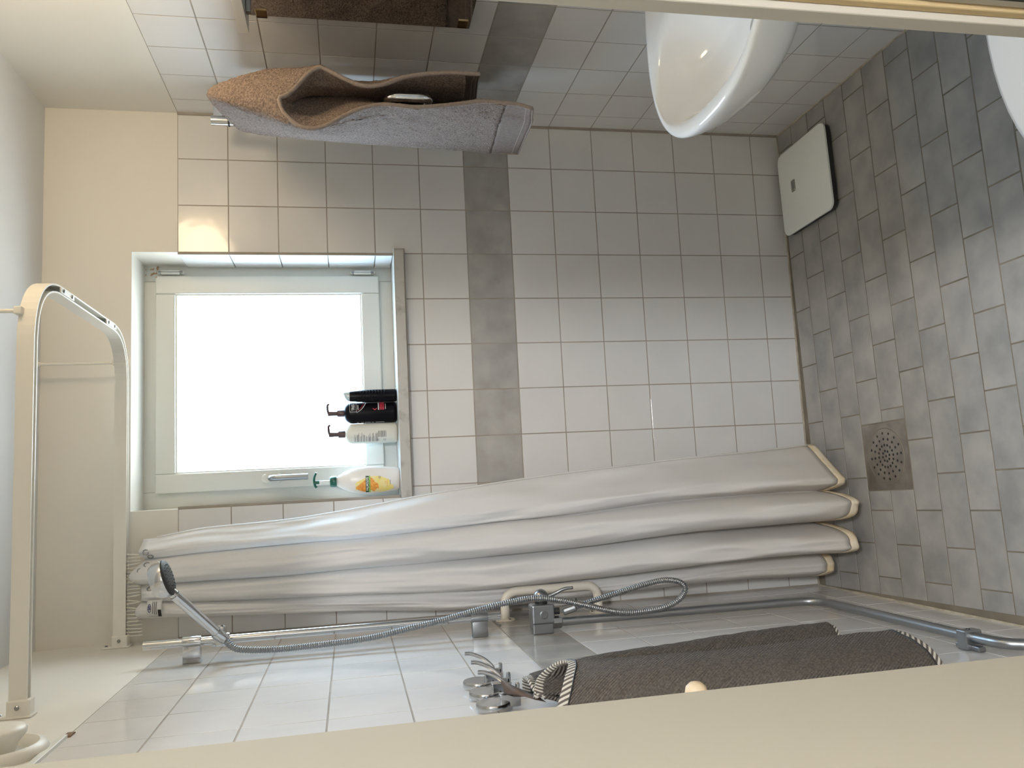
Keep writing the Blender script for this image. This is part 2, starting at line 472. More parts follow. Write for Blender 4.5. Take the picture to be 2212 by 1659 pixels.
G = 0.0032
def tile_wall(parent, ujoints, place, u, n, hole=None):
    """ujoints: ascending coordinates of the vertical joints; rows count down from the top edge"""
    zj = [H - P * j for j in range(14)] + [0.0]
    for j in range(14):
        z1, z0 = zj[j], zj[j + 1]
        for a, b in zip(ujoints, ujoints[1:]):
            rs = [(a, b, z0, z1)]
            if hole: rs = sub_rect(rs, hole)
            for (a0, a1, b0, b1) in rs:
                w, h = a1 - a0 - G, b1 - b0 - G
                if w < .006 or h < .006: continue
                key = 'grey' if j == 6 else 'white'
                me = tile_mesh(w, h, .006, key, 'tile_' + key)
                put_tile(parent, me, place((a0 + a1) / 2, (b0 + b1) / 2), u, (0, 0, 1), n)

DEEP = 0.0007   # joints lie this far behind the tile faces
def wall_slab(name, pieces, label):
    """pieces: (lo, hi, material index) boxes of one wall; 0 grout bed, 1 paint"""
    bm = B()
    for lo, hi, mi in pieces: box(bm, lo, hi, mi=mi)
    o = obj(name, bm, ['grout', 'paint_wall', 'paint_reveal'])
    return tag(o, label, 'wall', kind='structure')

# window opening
WX0, WX1, WZ0, WZ1, WD = -1.232, -0.450, 1.405, 2.192, 0.155
SILL0 = 1.372
TH = 0.26
bx = B()
wb = wall_slab('wall_back', [
    ((W - .2, DEEP, -.1), (.2, TH, SILL0), 0),
    ((WX1, DEEP, SILL0), (.2, TH, H), 0), ((W - .2, DEEP, SILL0), (WX0, TH, H), 0),
    ((WX1, 0, H), (.2, TH, WZ1), 1), ((W - .2, 0, H), (WX0, TH, WZ1), 1),
    ((W - .2, 0, WZ1), (.2, TH, CEIL + .1), 1)],
    'white square-tiled end wall with grey tile band and window opening')
tile_wall(wb, [W + .004] + [-P * k for k in range(10, -1, -1)][:], lambda a, z: (a, 0, z), (1, 0, 0), (0, -1, 0), hole=(WX0, WX1, SILL0, 9))
# tiles lining the two sides of the window recess
for sx, xx, nn in ((1, WX1, (-1, 0, 0)), (-1, WX0, (1, 0, 0))):
    zc = [WZ0] + [H - P * j for j in (4, 3, 2, 1, 0)]
    for z0, z1 in zip(zc, zc[1:]):
        for (y0, y1) in ((0.004, 0.100), (0.1005, 0.153)):
            w, h = y1 - y0 - .002, z1 - z0 - .003
            me = tile_mesh(w, h, .006, 'white', 'tile_white')
            put_tile(wb, me, (xx - sx * .006, (y0 + y1) / 2, (z0 + z1) / 2), (0, 1, 0) if sx < 0 else (0, -1, 0), (0, 0, 1), nn, wob=.002)
    box_bm = B(); box(box_bm, (min(xx, xx - sx * .007), -.001, WZ0), (max(xx, xx - sx * .007), .004, H))
    obj('edge_grout', box_bm, 'grout', wb)
bm = B(); box(bm, (-.007, -.007, 0), (0, 0, H)); obj('corner_grout', bm, 'grout', wb)
bm = B(); box(bm, (W, -.005, 0), (0, 0, .0045)); obj('floor_sealant', bm, 'sealant', wb)

wl = wall_slab('wall_left', [((W - .2, -3.9, -.1), (W - DEEP, -.0001, H), 0), ((W - .2, -3.9, H), (W, -.0001, CEIL + .1), 1)],
               'white square-tiled side wall carrying the shower fittings')
ajs = sorted([0.0] + [-(.1146 + P * k) for k in range(12)] )
ajs = [FRONT] + [a for a in ajs if a > FRONT + .01]
tile_wall(wl, ajs, lambda a, z: (W, a, z), (0, 1, 0), (1, 0, 0))
bm = B(); box(bm, (W, FRONT, 0), (W + .005, 0, .004)); obj('floor_sealant', bm, 'sealant', wl)
# loose white edging strip and a broken tile edge at the top of the tiling
bm = B(); box(bm, (W - .001, -1.30, H - .004), (W + .006, -.955, H + .008), .001); obj('edging_strip', bm, 'white_plastic', wl)
bm = B(); prism(bm, [(W - .001, -.955), (W + .003, -.952), (W + .003, -.930), (W - .001, -.924)], H - .008, H + .004); obj('broken_edge', bm, 'chip_brown', wl)

wr = wall_slab('wall_right', [((DEEP, -3.9, -.1), (.2, -.0001, H), 0), ((0, -3.9, H), (.2, -.0001, CEIL + .1), 1)],
               'white square-tiled side wall behind the washbasin')
ajs = sorted([0.0] + [-(.0936 + P * k) for k in range(12)])
ajs = [FRONT] + [a for a in ajs if a > FRONT + .01]
tile_wall(wr, ajs, lambda a, z: (0, a, z), (0, -1, 0), (-1, 0, 0))
bm = B(); box(bm, (-.005, FRONT, 0), (0, 0, .004)); obj('floor_sealant', bm, 'sealant', wr)

# floor: grey 20 x 10 tiles in running bond, the courses not quite square to the end wall
bm = B(); box(bm, (W, -2.0, -.12), (0, 0, -.0010))
fl = tag(obj('floor', bm, 'grout_floor'), 'grey rectangular floor tiles laid in running bond', 'floor', kind='structure')
FS = 0.025; FP = 0.1018; FL = 0.1972; Y0 = -0.014
ca = math.atan(FS); fu = Vector((math.cos(ca), math.sin(ca), 0)); fv = Vector((-math.sin(ca), math.cos(ca), 0))
drain_hole = (-1.2925, -1.0925, -(Y0 + FP * 5) - .001, -(Y0 + FP * 3) + .001)
FG = .0038
for k in range(19):
    v1, v0 = -(Y0 + FP * k), -(Y0 + FP * (k + 1))
    ph = .4645 if k % 2 == 0 else .5632
    x = -ph + FL * 3
    while x > W - .1:
        x0 = x - FL
        lo, hi = max(x0, W + .003), min(x, -.003)
        if hi - lo > .012 and v1 > FRONT - .12:
            for (a0, a1, b0, b1) in sub_rect([(lo, hi, v0, min(v1, .0))], drain_hole):
                w, h = a1 - a0 - FG, b1 - b0 - FG
                if w < .01 or h < .01: continue
                me = tile_mesh(w, h, .006, 'floor', 'tile_floor', .0008)
                c = fu * ((a0 + a1) / 2) + fv * ((b0 + b1) / 2)
                put_tile(fl, me, c, fu, fv, (0, 0, 1), wob=.0025)
        x = x0

bm = B(); box(bm, (W - .2, -3.9, CEIL), (.2, .0, CEIL + .12))
tag(obj('ceiling', bm, 'paint_ceiling'), 'plain white painted ceiling', 'ceiling', kind='structure')

# the wall with the doorway, and the hallway the photograph was taken from
DL, DR = -1.452, -0.704
bm = B(); box(bm, (W, FRONT - .10, 0), (DL, FRONT, CEIL)); box(bm, (DR + .016, FRONT - .10, 0), (0, FRONT, CEIL)); box(bm, (DL, FRONT - .10, 2.08), (DR + .016, FRONT, CEIL))
tag(obj('wall_front', bm, 'paint_wall'), 'painted wall around the doorway', 'wall', kind='structure')
bm = B(); box(bm, (W - .2, -3.9, -.1), (.2, -2.0, 0)); box(bm, (W, -2.0, -.05), (0, FRONT - .12, .0))
tag(obj('floor_hallway', bm, 'hall_floor'), 'wooden hallway floor outside the doorway', 'floor', kind='structure')
bm = B(); box(bm, (W - .2, -4.0, -.1), (.2, -3.9, CEIL + .1))
tag(obj('wall_rear', bm, 'hall_paint'), 'painted hallway wall behind the viewer', 'wall', kind='structure')

# open door leaf on the left, doorway lining on the right
d = thing('door_1', 'plain cream door leaf standing open beside the viewer', 'door', (-1.43, -2.1, 0), kind='structure')
bm = B(); box(bm, (-1.448, -2.50, .008), (-1.4075, FRONT - .004, 2.06), .0025); obj('door_leaf', bm, 'door_cream', d)
for z in (.25, 1.80):
    bm = B(); tube(bm, [(-1.452, FRONT - .01, z - .04), (-1.452, FRONT - .01, z + .04)], .005, 10); obj('hinge', bm, 'satin_chrome', d, smooth=True, angle=40)
t = thing('trim_1', 'cream door lining with tan draught strip and strike plate', 'door frame', (DR, FRONT - .05, 0), kind='structure')
bm = B(); box(bm, (DR - .004, FRONT - .024, 0), (DR + .03, FRONT, 2.08), .002); obj('stop_bead', bm, 'jamb_cream', t)
bm = B(); box(bm, (DR + .004, FRONT - .036, 0), (DR + .03, FRONT - .024, 2.08), .002); obj('draught_strip', bm, 'jamb_tan', t)
bm = B(); box(bm, (DR + .009, FRONT - .112, 0), (DR + .03, FRONT - .036, 2.08), .002); obj('lining', bm, 'jamb_cream', t)
sp = None
bm = B(); box(bm, (DR + .0075, FRONT - .075, .74), (DR + .0100, FRONT - .045, .93), .0008); sp = obj('strike_plate', bm, 'jamb_cream', t)
bm = B(); box(bm, (DR + .0066, FRONT - .068, .80), (DR + .0080, FRONT - .051, .86)); obj('latch_hole', bm, 'black', sp)

# ------------------------------------------------------------------ window
wn = thing('window_1', 'white tilt window with one bright pane in a deep recess', 'window', (-.84, .15, WZ0), kind='structure')
def ring_frame(bm, x0, x1, z0, z1, wx, wz, y0, y1, bev=.003):
    for (a0, a1, b0, b1) in ((x0, x0 + wx, z0, z1), (x1 - wx, x1, z0, z1), (x0 + wx, x1 - wx, z0, z0 + wz), (x0 + wx, x1 - wx, z1 - wz, z1)):
        box(bm, (a0, y0, b0), (a1, y1, b1), bev)
bm = B(); ring_frame(bm, WX0 - .01, WX1 + .01, WZ0 - .02, WZ1 + .01, .062, .066, .158, .23, .003); obj('window_frame', bm, 'frame_paint', wn)
bm = B(); ring_frame(bm, -1.184, -.487, 1.447, 2.156, .060, .060, .140, .22, .004); sash = obj('sash', bm, 'frame_paint', wn)
bm = B(); ring_frame(bm, -1.126, -.545, 1.505, 2.098, .007, .007, .147, .205, .002); obj('glazing_bead', bm, 'white_plastic', sash)
bm = B(); box(bm, (-1.122, .188, 1.509), (-.549, .192, 2.094)); obj('pane', bm, 'pane', sash)
for (z0, z1) in ((2.068, 2.149), (1.459, 1.540)):
    bm = B(); box(bm, (-.483, .133, z0 + .012), (-.470, .150, z1 - .01), .003); box(bm, (-.481, .135, z0), (-.472, .150, z0 + .011), .003)
    box(bm, (-.481, .135, z1 - .009), (-.472, .150, z1), .003)
    hg = obj('hinge', bm, 'white_plastic', wn)
    bm = B(); tube(bm, [(-.4765, .136, z0 + .004), (-.4765, .136, z1 - .003)], .0035, 10); obj('hinge_pin', bm, 'satin_chrome', hg, smooth=True, angle=40)
# espagnolette handle on the left stile
bm = B(); prism(bm, [(p[0], p[1]) for p in rrect(0, 0, .0145, .033, .014)], 0, .009, .003)
bmesh.ops.transform(bm, matrix=Matrix.Translation((-1.152, .1400, 1.803)) @ Matrix.Rotation(PI / 2, 4, 'X'), verts=bm.verts)
hn = obj('handle', bm, 'white_plastic', wn, smooth=True, angle=35)
bm = B(); tube(bm, fillet([(-1.152, .136, 1.806), (-1.152, .092, 1.806), (-1.152, .092, 1.690)], .024), .0095, 14); obj('grip', bm, 'satin_chrome', hn, smooth=True, angle=40)
# marble sill
bm = B(); prism(bm, rrect(-.841, .064, .402, .094, .010), SILL0 + .001, WZ0 - .0005, .002)
obj('window_sill', bm, 'marble', wn)
bm = B(); box(bm, (-1.243, -.022, SILL0 - .003), (-.439, .0, SILL0 + .001)); obj('sill_bed', bm, 'grout', wn)


# ------------------------------------------------------------------ shower curtain rail
RZ = 2.202
rail_path = [(W + .022, -.765, RZ), (-.745, -.765, RZ), (-.715, -.62, RZ), (-.722, -.18, RZ), (-.76, -.058, RZ), (W + .022, -.058, RZ)]
rp = fillet([(W + .022, -.765, RZ), (-.722, -.765, RZ), (-.722, -.058, RZ), (W + .022, -.058, RZ)], .15, 14)
rail = thing('shower_curtain_rail', 'white U-shaped shower curtain rail hanging below the ceiling', 'curtain rail', (-1.16, -.41, RZ))
prof = [(-.010, -.016), (-.010, .017), (.010, .017), (.010, -.016), (.0065, -.016), (.0065, .010), (-.0065, .010), (-.0065, -.016)]
bm = B(); sweep(bm, rp, prof); obj('track', bm, 'cream_plastic', rail)
for yy in (-.765, -.058):
    bm = B(); box(bm, (W + .002, yy - .015, RZ - .022), (W + .034, yy + .015, RZ + .020), .003)
    box(bm, (W, yy - .018, RZ - .026), (W + .005, yy + .018, RZ + .046), .002)
    br = obj('wall_bracket', bm, 'cream_plastic', rail)
    bm = B(); lathe(bm, [(.0035, 0), (.0045, .0015), (.003, .003)], (W + .005, yy, RZ + .036), (1, 0, 0), 12); obj('screw', bm, 'satin_chrome', br)
    bm = B(); lathe(bm, [(.0035, 0), (.0045, .0015), (.003, .003)], (W + .020, yy - .015, RZ), (0, -1, 0), 12)
    obj('screw', bm, 'satin_chrome', br)
for (hx, hy) in ((-.80, -.765), (-.80, -.058)):
    bm = B(); tube(bm, [(hx, hy, RZ + .015), (hx, hy, CEIL)], .0045, 10); rod = obj('hanger_rod', bm, 'cream_plastic', rail, smooth=True, angle=40)
    bm = B(); box(bm, (hx - .008, hy - .0125, RZ + .008), (hx + .008, hy + .0125, RZ + .024), .002); obj('rail_clamp', bm, 'cream_plastic', rod)
    bm = B(); lathe(bm, [(.018, 0), (.018, .004), (.009, .008), (.007, .022)], (hx, hy, CEIL), (0, 0, -1), 18); obj('ceiling_cup', bm, 'cream_plastic', rod)
for yy in (-.585, -.235):
    bm = B(); box(bm, (-.7282, yy - .045, RZ - .0185), (-.7158, yy + .045, RZ - .0150), .001); pl = obj('joint_plate', bm, 'cream_plastic', rail)
    for dy in (-.028, .028):
        bm = B(); lathe(bm, [(.0045, 0), (.0045, .002), (.003, .003)], (-.722, yy + dy, RZ - .0185), (0, 0, -1), 12); obj('screw', bm, 'satin_chrome', pl)

# ------------------------------------------------------------------ shower curtain (hung on the far leg of the rail)
# each level: height and plan-view points from the free edge by the window to the left wall
LEV = [
    (2.150, [(-1.315, -.050), (-1.347, -.080), (-1.368, -.052), (-1.410, -.090), (-1.440, -.052), (-1.465, -.085), (-1.486, -.055), (-1.508, -.085), (-1.530, -.060)]),
    (1.990, [(-1.292, -.066), (-1.332, -.100), (-1.358, -.072), (-1.402, -.116), (-1.438, -.072), (-1.468, -.108), (-1.495, -.072), (-1.517, -.096), (-1.538, -.066)]),
    (1.640, [(-1.266, -.085), (-1.318, -.135), (-1.346, -.098), (-1.392, -.155), (-1.432, -.098), (-1.470, -.138), (-1.505, -.090), (-1.530, -.110), (-1.550, -.075)]),
    (1.100, [(-1.200, -.110), (-1.285, -.185), (-1.322, -.130), (-1.372, -.215), (-1.424, -.120), (-1.475, -.190), (-1.522, -.105), (-1.549, -.125), (-1.576, -.085)]),
    (0.460, [(-1.155, -.130), (-1.240, -.245), (-1.282, -.165), (-1.335, -.295), (-1.388, -.135), (-1.448, -.265), (-1.492, -.135), (-1.522, -.165), (-1.552, -.080)]),
    (0.045, [(-1.130, -.150), (-1.245, -.295), (-1.282, -.185), (-1.325, -.355), (-1.382, -.125), (-1.440, -.340), (-1.478, -.150), (-1.516, -.190), (-1.560, -.080)]),
]
def pleats(pts, n=14):
    ss = lambda t: t * t * (3 - 2 * t)
    out = []
    for i, ((x0, y0), (x1, y1)) in enumerate(zip(pts, pts[1:])):
        for k in range(n):
            t = k / n; w = t if i == 0 else (t ** 3.2 if i % 2 else 1 - (1 - t) ** 3.2)
            out.append(Vector((x0 + (x1 - x0) * t, y0 + (y1 - y0) * w, 0)))
    out.append(Vector((*pts[-1], 0))); return out
lev_s = [(z, pleats(pts)) for z, pts in LEV]
def cat(p0, p1, p2, p3, t): return 0.5 * ((2 * p1) + (-p0 + p2) * t + (2 * p0 - 5 * p1 + 4 * p2 - p3) * t * t + (-p0 + 3 * p1 - 3 * p2 + p3) * t ** 3)
def curtain_point(k, v, wr=1.0):
    """k: index along the cloth, v: 0 top .. 1 bottom"""
    zt = LEV[0][0] + (LEV[-1][0] - LEV[0][0]) * v
    i = 0
    while i < len(LEV) - 2 and zt < LEV[i + 1][0]: i += 1
    t = (LEV[i][0] - zt) / (LEV[i][0] - LEV[i + 1][0])
    g = lambda j: lev_s[max(0, min(len(LEV) - 1, j))][1][k]
    p = cat(g(i - 1), g(i), g(i + 1), g(i + 2), t) if 0 < i < len(LEV) - 2 else g(i).lerp(g(i + 1), t)
    u = k / (len(lev_s[0][1]) - 1)
    p = Vector((p.x, p.y, zt))
    q = Vector((u * 9.0, zt * 2.6, 3.1))
    p.y += (noise.noise(q) * .018 + noise.noise(q * 2.7) * .009) * wr * (0.25 + .75 * min(1, v * 3))
    p.x += noise.noise(q + Vector((5, 0, 0))) * .008 * wr * min(1, v * 4)
    return p
NK = len(lev_s[0][1]); NV = 110
top_z = spline([(0, -.006, 0), (1, .000, 0), (2, -.012, 0), (3, .022, 0), (4, .0, 0), (5, -.010, 0), (6, -.004, 0), (7, .006, 0), (8, .004, 0)], 14)
def curtain_row(v):
    row = []
    for k in range(NK):
        p = curtain_point(k, v); p.z += top_z[k].y * max(0, 1 - v * 12)
        row.append(p)
    return row
cur = thing('shower_curtain', 'long white shower curtain bunched against the left wall', 'shower curtain', (-1.4, -.2, .045))
bm = B(); grid(bm, [curtain_row(i / NV) for i in range(NV - 1)]); cl = obj('cloth', bm, 'curtain_white', cur, smooth=True)
md = cl.modifiers.new('thick', 'SOLIDIFY'); md.thickness = .0012; md.offset = 0
bm = B(); grid(bm, [curtain_row(1 - .0110 + .0110 * i / 3 - .0062) for i in range(4)]); hm = obj('hem', bm, 'curtain_hem', cur, smooth=True)
md = hm.modifiers.new('thick', 'SOLIDIFY'); md.thickness = .0034; md.offset = 0
# stitched free edge
bm = B(); tube(bm, [curtain_point(0, .02 + .97 * i / 70) + Vector((.001, 0, 0)) for i in range(71)], .0022, 6); obj('side_seam', bm, 'curtain_white', cur, smooth=True)
# loose corner folded out behind at the top
bm = B(); grid(bm, [[Vector((-1.312 - .012 * j / 4, -.034 - .004 * math.sin(j), 2.148 - .11 * i / 8)) .lerp(Vector((-1.345, -.045, 2.148 - .11 * i / 8)), j / 4) for j in range(5)] for i in range(9)])
fc = obj('loose_corner', bm, 'curtain_white', cur, smooth=True); md = fc.modifiers.new('thick', 'SOLIDIFY'); md.thickness = .0012
# eyelets
for k, dz in ((14, -.020), (22, -.022), (33, -.022), (38, -.022), (62, -.024)):
    p = curtain_point(k, 0) + Vector((0, 0, top_z[k].y + dz)); q = curtain_point(min(k + 2, NK - 1), 0) - curtain_point(k - 2, 0); q.z = 0; q.normalize()
    nrm = Vector((q.y, -q.x, 0)); nrm = -nrm if nrm.y > 0 else nrm
    c = [p + nrm * .002 + (q * math.cos(a) + Vector((0, 0, 1)) * math.sin(a)) * .0072 for a in [2 * PI * i / 20 for i in range(21)]]
    bm = B(); tube(bm, c, .0017, 8, cap=False); obj('eyelet', bm, 'satin_chrome', cur, smooth=True)
# printed care label near the left top corner
def label_pt(a, b): return Vector((-1.478 - .046 * a, -.098 - .012 * math.sin(a * PI) - .006 * b, 2.122 - .040 * b))
bm = B(); grid(bm, [[label_pt(a / 6, b / 5) for a in range(7)] for b in range(6)]); lab = obj('care_label', bm, 'label_cloth', cur, smooth=True)
md = lab.modifiers.new('thick', 'SOLIDIFY'); md.thickness = .0008
off = Vector((0, -.0012, 0))
for b0, b1, a0, a1, mm in ((.10, .28, .22, .70, 'print_blue'), (.38, .43, .1, .8, 'print_grey'), (.50, .55, .1, .85, 'print_grey'), (.62, .67, .1, .85, 'print_grey'), (.76, .98, .55, .98, 'black')):
    bm = B()
    if mm == 'print_blue':
        tube(bm, [label_pt(a0 + (a1 - a0) * (.5 + .5 * math.cos(t_)), b0 + (b1 - b0) * (.5 + .5 * math.sin(t_))) + off for t_ in [2 * PI * i / 24 for i in range(25)]], .0007, 6, cap=False)
        for aa in (.36, .50): tube(bm, [label_pt(aa, b0 + .02) + off, label_pt(aa, b1 - .02) + off], .0009, 6)
        tube(bm, [label_pt(.36, b0 + .05) + off, label_pt(.50, b1 - .05) + off], .0008, 6)
    else:
        grid(bm, [[label_pt(a0 + (a1 - a0) * i / 5, bb) + off for i in range(6)] for bb in (b0, b1)])
    obj('label_print', bm, mm, lab)

# curtain hooks riding in the far leg of the rail
def hook_bm(x, tilt):
    bm = B(); y = -.058
    lathe(bm, [(.0028, 0), (.0028, .006)], (x, y, RZ - .0150), (0, 0, -1), 8)
    tube(bm, fillet([(x, y, RZ - .018), (x + tilt * .4, y - .002, RZ - .036), (x + tilt, y - .006, RZ - .052), (x + tilt, y + .004, RZ - .058), (x + tilt, y + .010, RZ - .046)], .006, 4), .0019, 7)
    return bm
for i in range(24):
    x = -1.352 - i * .0098
    held = i < 17
    o = obj('curtain_hook', hook_bm(x, random.uniform(-.006, .006) if held else random.uniform(-.0012, .0012)), 'cream_plastic', loc=(x, -.058, RZ - .05), smooth=True)
    if held: tag(o, 'white plastic curtain hook on the rail above the bunched curtain', 'curtain hook', 'curtain hooks above the curtain')
    else: tag(o, 'empty white plastic curtain hook between curtain and left wall bracket', 'curtain hook', 'empty curtain hooks beside the bracket')

# ------------------------------------------------------------------ shower: riser rail, hand shower, hose, mixer, pipe
RX, RY = W + .050, -.375
ri = thing('shower_riser_rail', 'chrome vertical shower rail on two wall brackets', 'shower rail', (W, RY, 1.17))
bm = B(); tube(bm, [(RX, RY, 1.175), (RX, RY, 2.068)], .0105, 20); obj('bar', bm, 'chrome', ri, smooth=True, angle=40)
for z in (1.955, 1.232):
    bm = B(); box(bm, (W, RY - .011, z - .021), (RX + .002, RY + .011, z + .021), .003, 2); lathe(bm, [(.0140, -.022), (.0145, -.020), (.0145, .020), (.0140, .022)], (RX, RY, z), (0, 0, 1), 20)
    obj('wall_bracket', bm, 'chrome' if z > 1.5 else 'dull_chrome', ri, smooth=True, angle=35)
bm = B(); lathe(bm, [(.0155, -.020), (.0165, -.018), (.0165, .018), (.0155, .020)], (RX, RY, 1.885), (0, 0, 1), 20)
tube(bm, [(RX, RY, 1.885), (RX + .004, RY - .03, 1.886)], .012, 16)
lathe(bm, [(.011, 0), (.014, .004), (.014, .018), (.011, .022)], (RX + .012, RY + .004, 1.888), (1, .2, 0), 18)
obj('slider', bm, 'chrome', ri, smooth=True, angle=35)

hs0 = Vector((-1.548, -.425, 1.872)); hs1 = Vector((-1.432, -.505, 1.962)); hc = Vector((-1.385, -.520, 1.992))
hs = thing('hand_shower', 'chrome round-headed hand shower clipped to the riser rail', 'hand shower', tuple(hs0))
bm = B(); ax = (hs1 - hs0); L = ax.length
lathe(bm, [(.0085, -.008), (.0120, 0), (.0125, .04), (.0120, .10), (.0128, L - .01), (.0120, L + .012)], hs0, ax, 20); obj('handle', bm, 'chrome', hs, smooth=True, angle=40)
bm = B(); lathe(bm, [(.0136, .002), (.0140, .004), (.0140, .030), (.0134, .032)], hs0, ax, 20); obj('holder_collar', bm, 'chrome', hs, smooth=True, angle=40)
hn_ = Vector((.29, -.03, -.95)).normalized()
bm = B(); lathe(bm, [(.020, -.024), (.036, -.022), (.0425, -.012), (.0435, .006), (.0425, .009)], hc, hn_, 40); head = obj('head', bm, 'chrome', hs, smooth=True, angle=40)
bm = B(); lathe(bm, [(.0425, .009), (.0425, .012), (.0395, .0145), (.02, .016), (.002, .0165)], hc, hn_, 40); fp_ = obj('spray_face', bm, 'black_rubber', head, smooth=True, angle=40)
hu = hn_.cross(Vector((0, 1, 0))).normalized(); hv = hn_.cross(hu); bm = B()
for rr, nn in ((.006, 5), (.014, 10), (.022, 16), (.030, 20)):
    for i in range(nn):
        a = 2 * PI * i / nn
        lathe(bm, [(.0013, .014), (.0010, .0172)], hc + (hu * math.cos(a) + hv * math.sin(a)) * rr, hn_, 6)
o = obj('nozzles', bm, 'black_rubber', fp_); o['kind'] = 'stuff'
bm = B(); tube(bm, fillet([hs1, hc - hn_ * .006 + (hs1 - hc).normalized() * .02, hc - hn_ * .004], .02, 5), .011, 14); obj('neck', bm, 'chrome', hs, smooth=True, angle=40)

hose_c = [(-1.551, -.428, 1.868), (-1.566, -.437, 1.850), (-1.574, -.44, 1.825), (-1.580, -.44, 1.745), (-1.578, -.44, 1.634), (-1.572, -.44, 1.520), (-1.558, -.44, 1.427), (-1.543, -.44, 1.332),
          (-1.524, -.44, 1.235), (-1.512, -.445, 1.161), (-1.506, -.450, 1.099), (-1.514, -.450, 1.037), (-1.534, -.445, .962), (-1.553, -.44, .899), (-1.564, -.445, .835), (-1.560, -.450, .755),
          (-1.545, -.448, .701), (-1.519, -.44, .671), (-1.497, -.44, .683), (-1.488, -.44, .723), (-1.493, -.44, .776), (-1.511, -.435, .857), (-1.530, -.428, .936), (-1.546, -.420, .992)]
hp = spline(hose_c, 60)
# arc-length resample so that the metal spiral is even
cum = [0.0]
for a, b in zip(hp, hp[1:]): cum.append(cum[-1] + (b - a).length)
NS = 1400; res = []; j = 0
for i in range(NS):
    s = cum[-1] * i / (NS - 1)
    while j < len(cum) - 2 and cum[j + 1] < s: j += 1
    res.append(hp[j].lerp(hp[j + 1], (s - cum[j]) / max(1e-9, cum[j + 1] - cum[j])))
bm = B(); tube(bm, res, lambda i: .0072 + .0012 * math.sin(2 * PI * i / 5.0), 10)
ho = thing('shower_hose', 'ribbed metal shower hose looping below the mixer tap', 'shower hose', hose_c[-1])
obj('spiral_tube', bm, 'satin_chrome', ho, smooth=True)
hd = (res[-1] - res[-20]).normalized()
bm = B(); lathe(bm, [(.0085, -.004), (.0115, 0), (.0115, .030), (.0090, .034)], res[-1] - hd * .012, hd, 12); obj('hose_nut', bm, 'dull_chrome', ho)

MY = -.400
mx_ = thing('shower_mixer', 'dull chrome shower mixer block with domed lever knob', 'mixer tap', (W, MY, 1.068))
bm = B(); box(bm, (W, MY - .020, 1.040), (W + .030, MY + .020, 1.096), .003); obj('wall_block', bm, 'dull_chrome', mx_)
bm = B(); box(bm, (W + .026, MY - .024, 1.036), (-1.529, MY + .024, 1.098), .005, 3); bd = obj('body', bm, 'dull_chrome', mx_)
for zz, xx in ((1.0975, -1.560), (1.0975, -1.588)):
    bm = B(); lathe(bm, [(.009, 0), (.009, .0015), (.007, .002)], (xx, MY, 1.0965 - (0 if xx > -1.575 else .001)), (0, 0, 1), 18); obj('plug', bm, 'satin_chrome', bd)
bm = B(); lathe(bm, [(.011, 0), (.011, .002), (.009, .003)], (-1.555, MY - .024, 1.066), (0, -1, 0), 18); obj('plug', bm, 'satin_chrome', bd)
bm = B(); lathe(bm, [(.0165, 0), (.0165, .012)], (-1.531, MY, 1.067), (1, 0, 0), 24); obj('collar', bm, 'black_rubber', mx_, smooth=True, angle=40)
bm = B(); lathe(bm, [(.0195, .008), (.0205, .012), (.0205, .018)] + [(.0205 * math.cos(a), .018 + .0205 * math.sin(a)) for a in [PI / 2 * i / 8 for i in range(1, 8)]] + [(.001, .0385)], (-1.529, MY, 1.067), (1, 0, 0), 28)
kn = obj('knob', bm, 'satin_chrome', mx_, smooth=True, angle=50)
bm = B(); tube(bm, spline([(-1.513, MY, 1.055), (-1.506, MY - .004, 1.032), (-1.494, MY - .010, 1.003), (-1.492, MY - .014, .980)], 8), lambda i: .0058 - .00008 * i, 12); obj('lever', bm, 'satin_chrome', kn, smooth=True)
bm = B(); lathe(bm, [(.009, 0), (.009, .014)], (-1.549, MY - .014, 1.036), (0, 0, -1), 16); obj('hose_outlet', bm, 'black_rubber', mx_)

PX = W + .028
pp = thing('supply_pipe', 'grey metal water pipe running down and along the left wall', 'pipe', (W + .02, -.42, .3))
bm = B(); path = fillet([(PX, -.412, 1.040), (PX, -.425, .275), (PX, -1.02, .270)], .07, 10) + spline([(PX, -1.03, .270), (PX, -1.09, .262), (PX, -1.13, .225), (PX, -1.20, .185), (PX, -1.40, .16)], 8)
tube(bm, path, .0118, 18); obj('tube', bm, 'dull_chrome', pp, smooth=True, angle=50)
bm = B(); lathe(bm, [(.0135, 0), (.0165, .002), (.0165, .024), (.0135, .026)], (PX, -.412, 1.042), (0, 0, -1), 8); obj('union_nut', bm, 'dull_chrome', pp)
bm = B(); box(bm, (W + .0015, -1.020, .250), (PX + .015, -.992, .292), .003); box(bm, (W + .0015, -1.040, .262), (W + .012, -.972, .280), .002); cp = obj('pipe_clamp', bm, 'dull_chrome', pp)
bm = B(); lathe(bm, [(.004, 0), (.0035, .002)], (PX + .015, -1.006, .272), (1, 0, 0), 12); obj('screw', bm, 'black', cp)

gr = thing('grab_rail', 'cream enamelled grab rail on the wall behind the mixer', 'grab rail', (W, -.16, .98))
bm = B(); tube(bm, fillet([(W + .003, -.16, 1.122), (-1.524, -.16, 1.122), (-1.524, -.16, .836), (W + .003, -.16, .836)], .055, 10), .0130, 18); obj('tube', bm, 'cream_enamel', gr, smooth=True, angle=50)
for z in (1.122, .836):
    bm = B(); lathe(bm, [(.028, 0), (.028, .003), (.026, .005), (.013, .006)], (W, -.16, z), (1, 0, 0), 28); fg = obj('flange', bm, 'cream_enamel', gr, smooth=True, angle=35)
    for a in (90, 210, 330):
        bm = B(); lathe(bm, [(.0035, 0), (.003, .002)], (W + .005, -.16 + .020 * math.cos(math.radians(a)), z + .020 * math.sin(math.radians(a))), (1, 0, 0), 10); obj('screw', bm, 'black', fg)

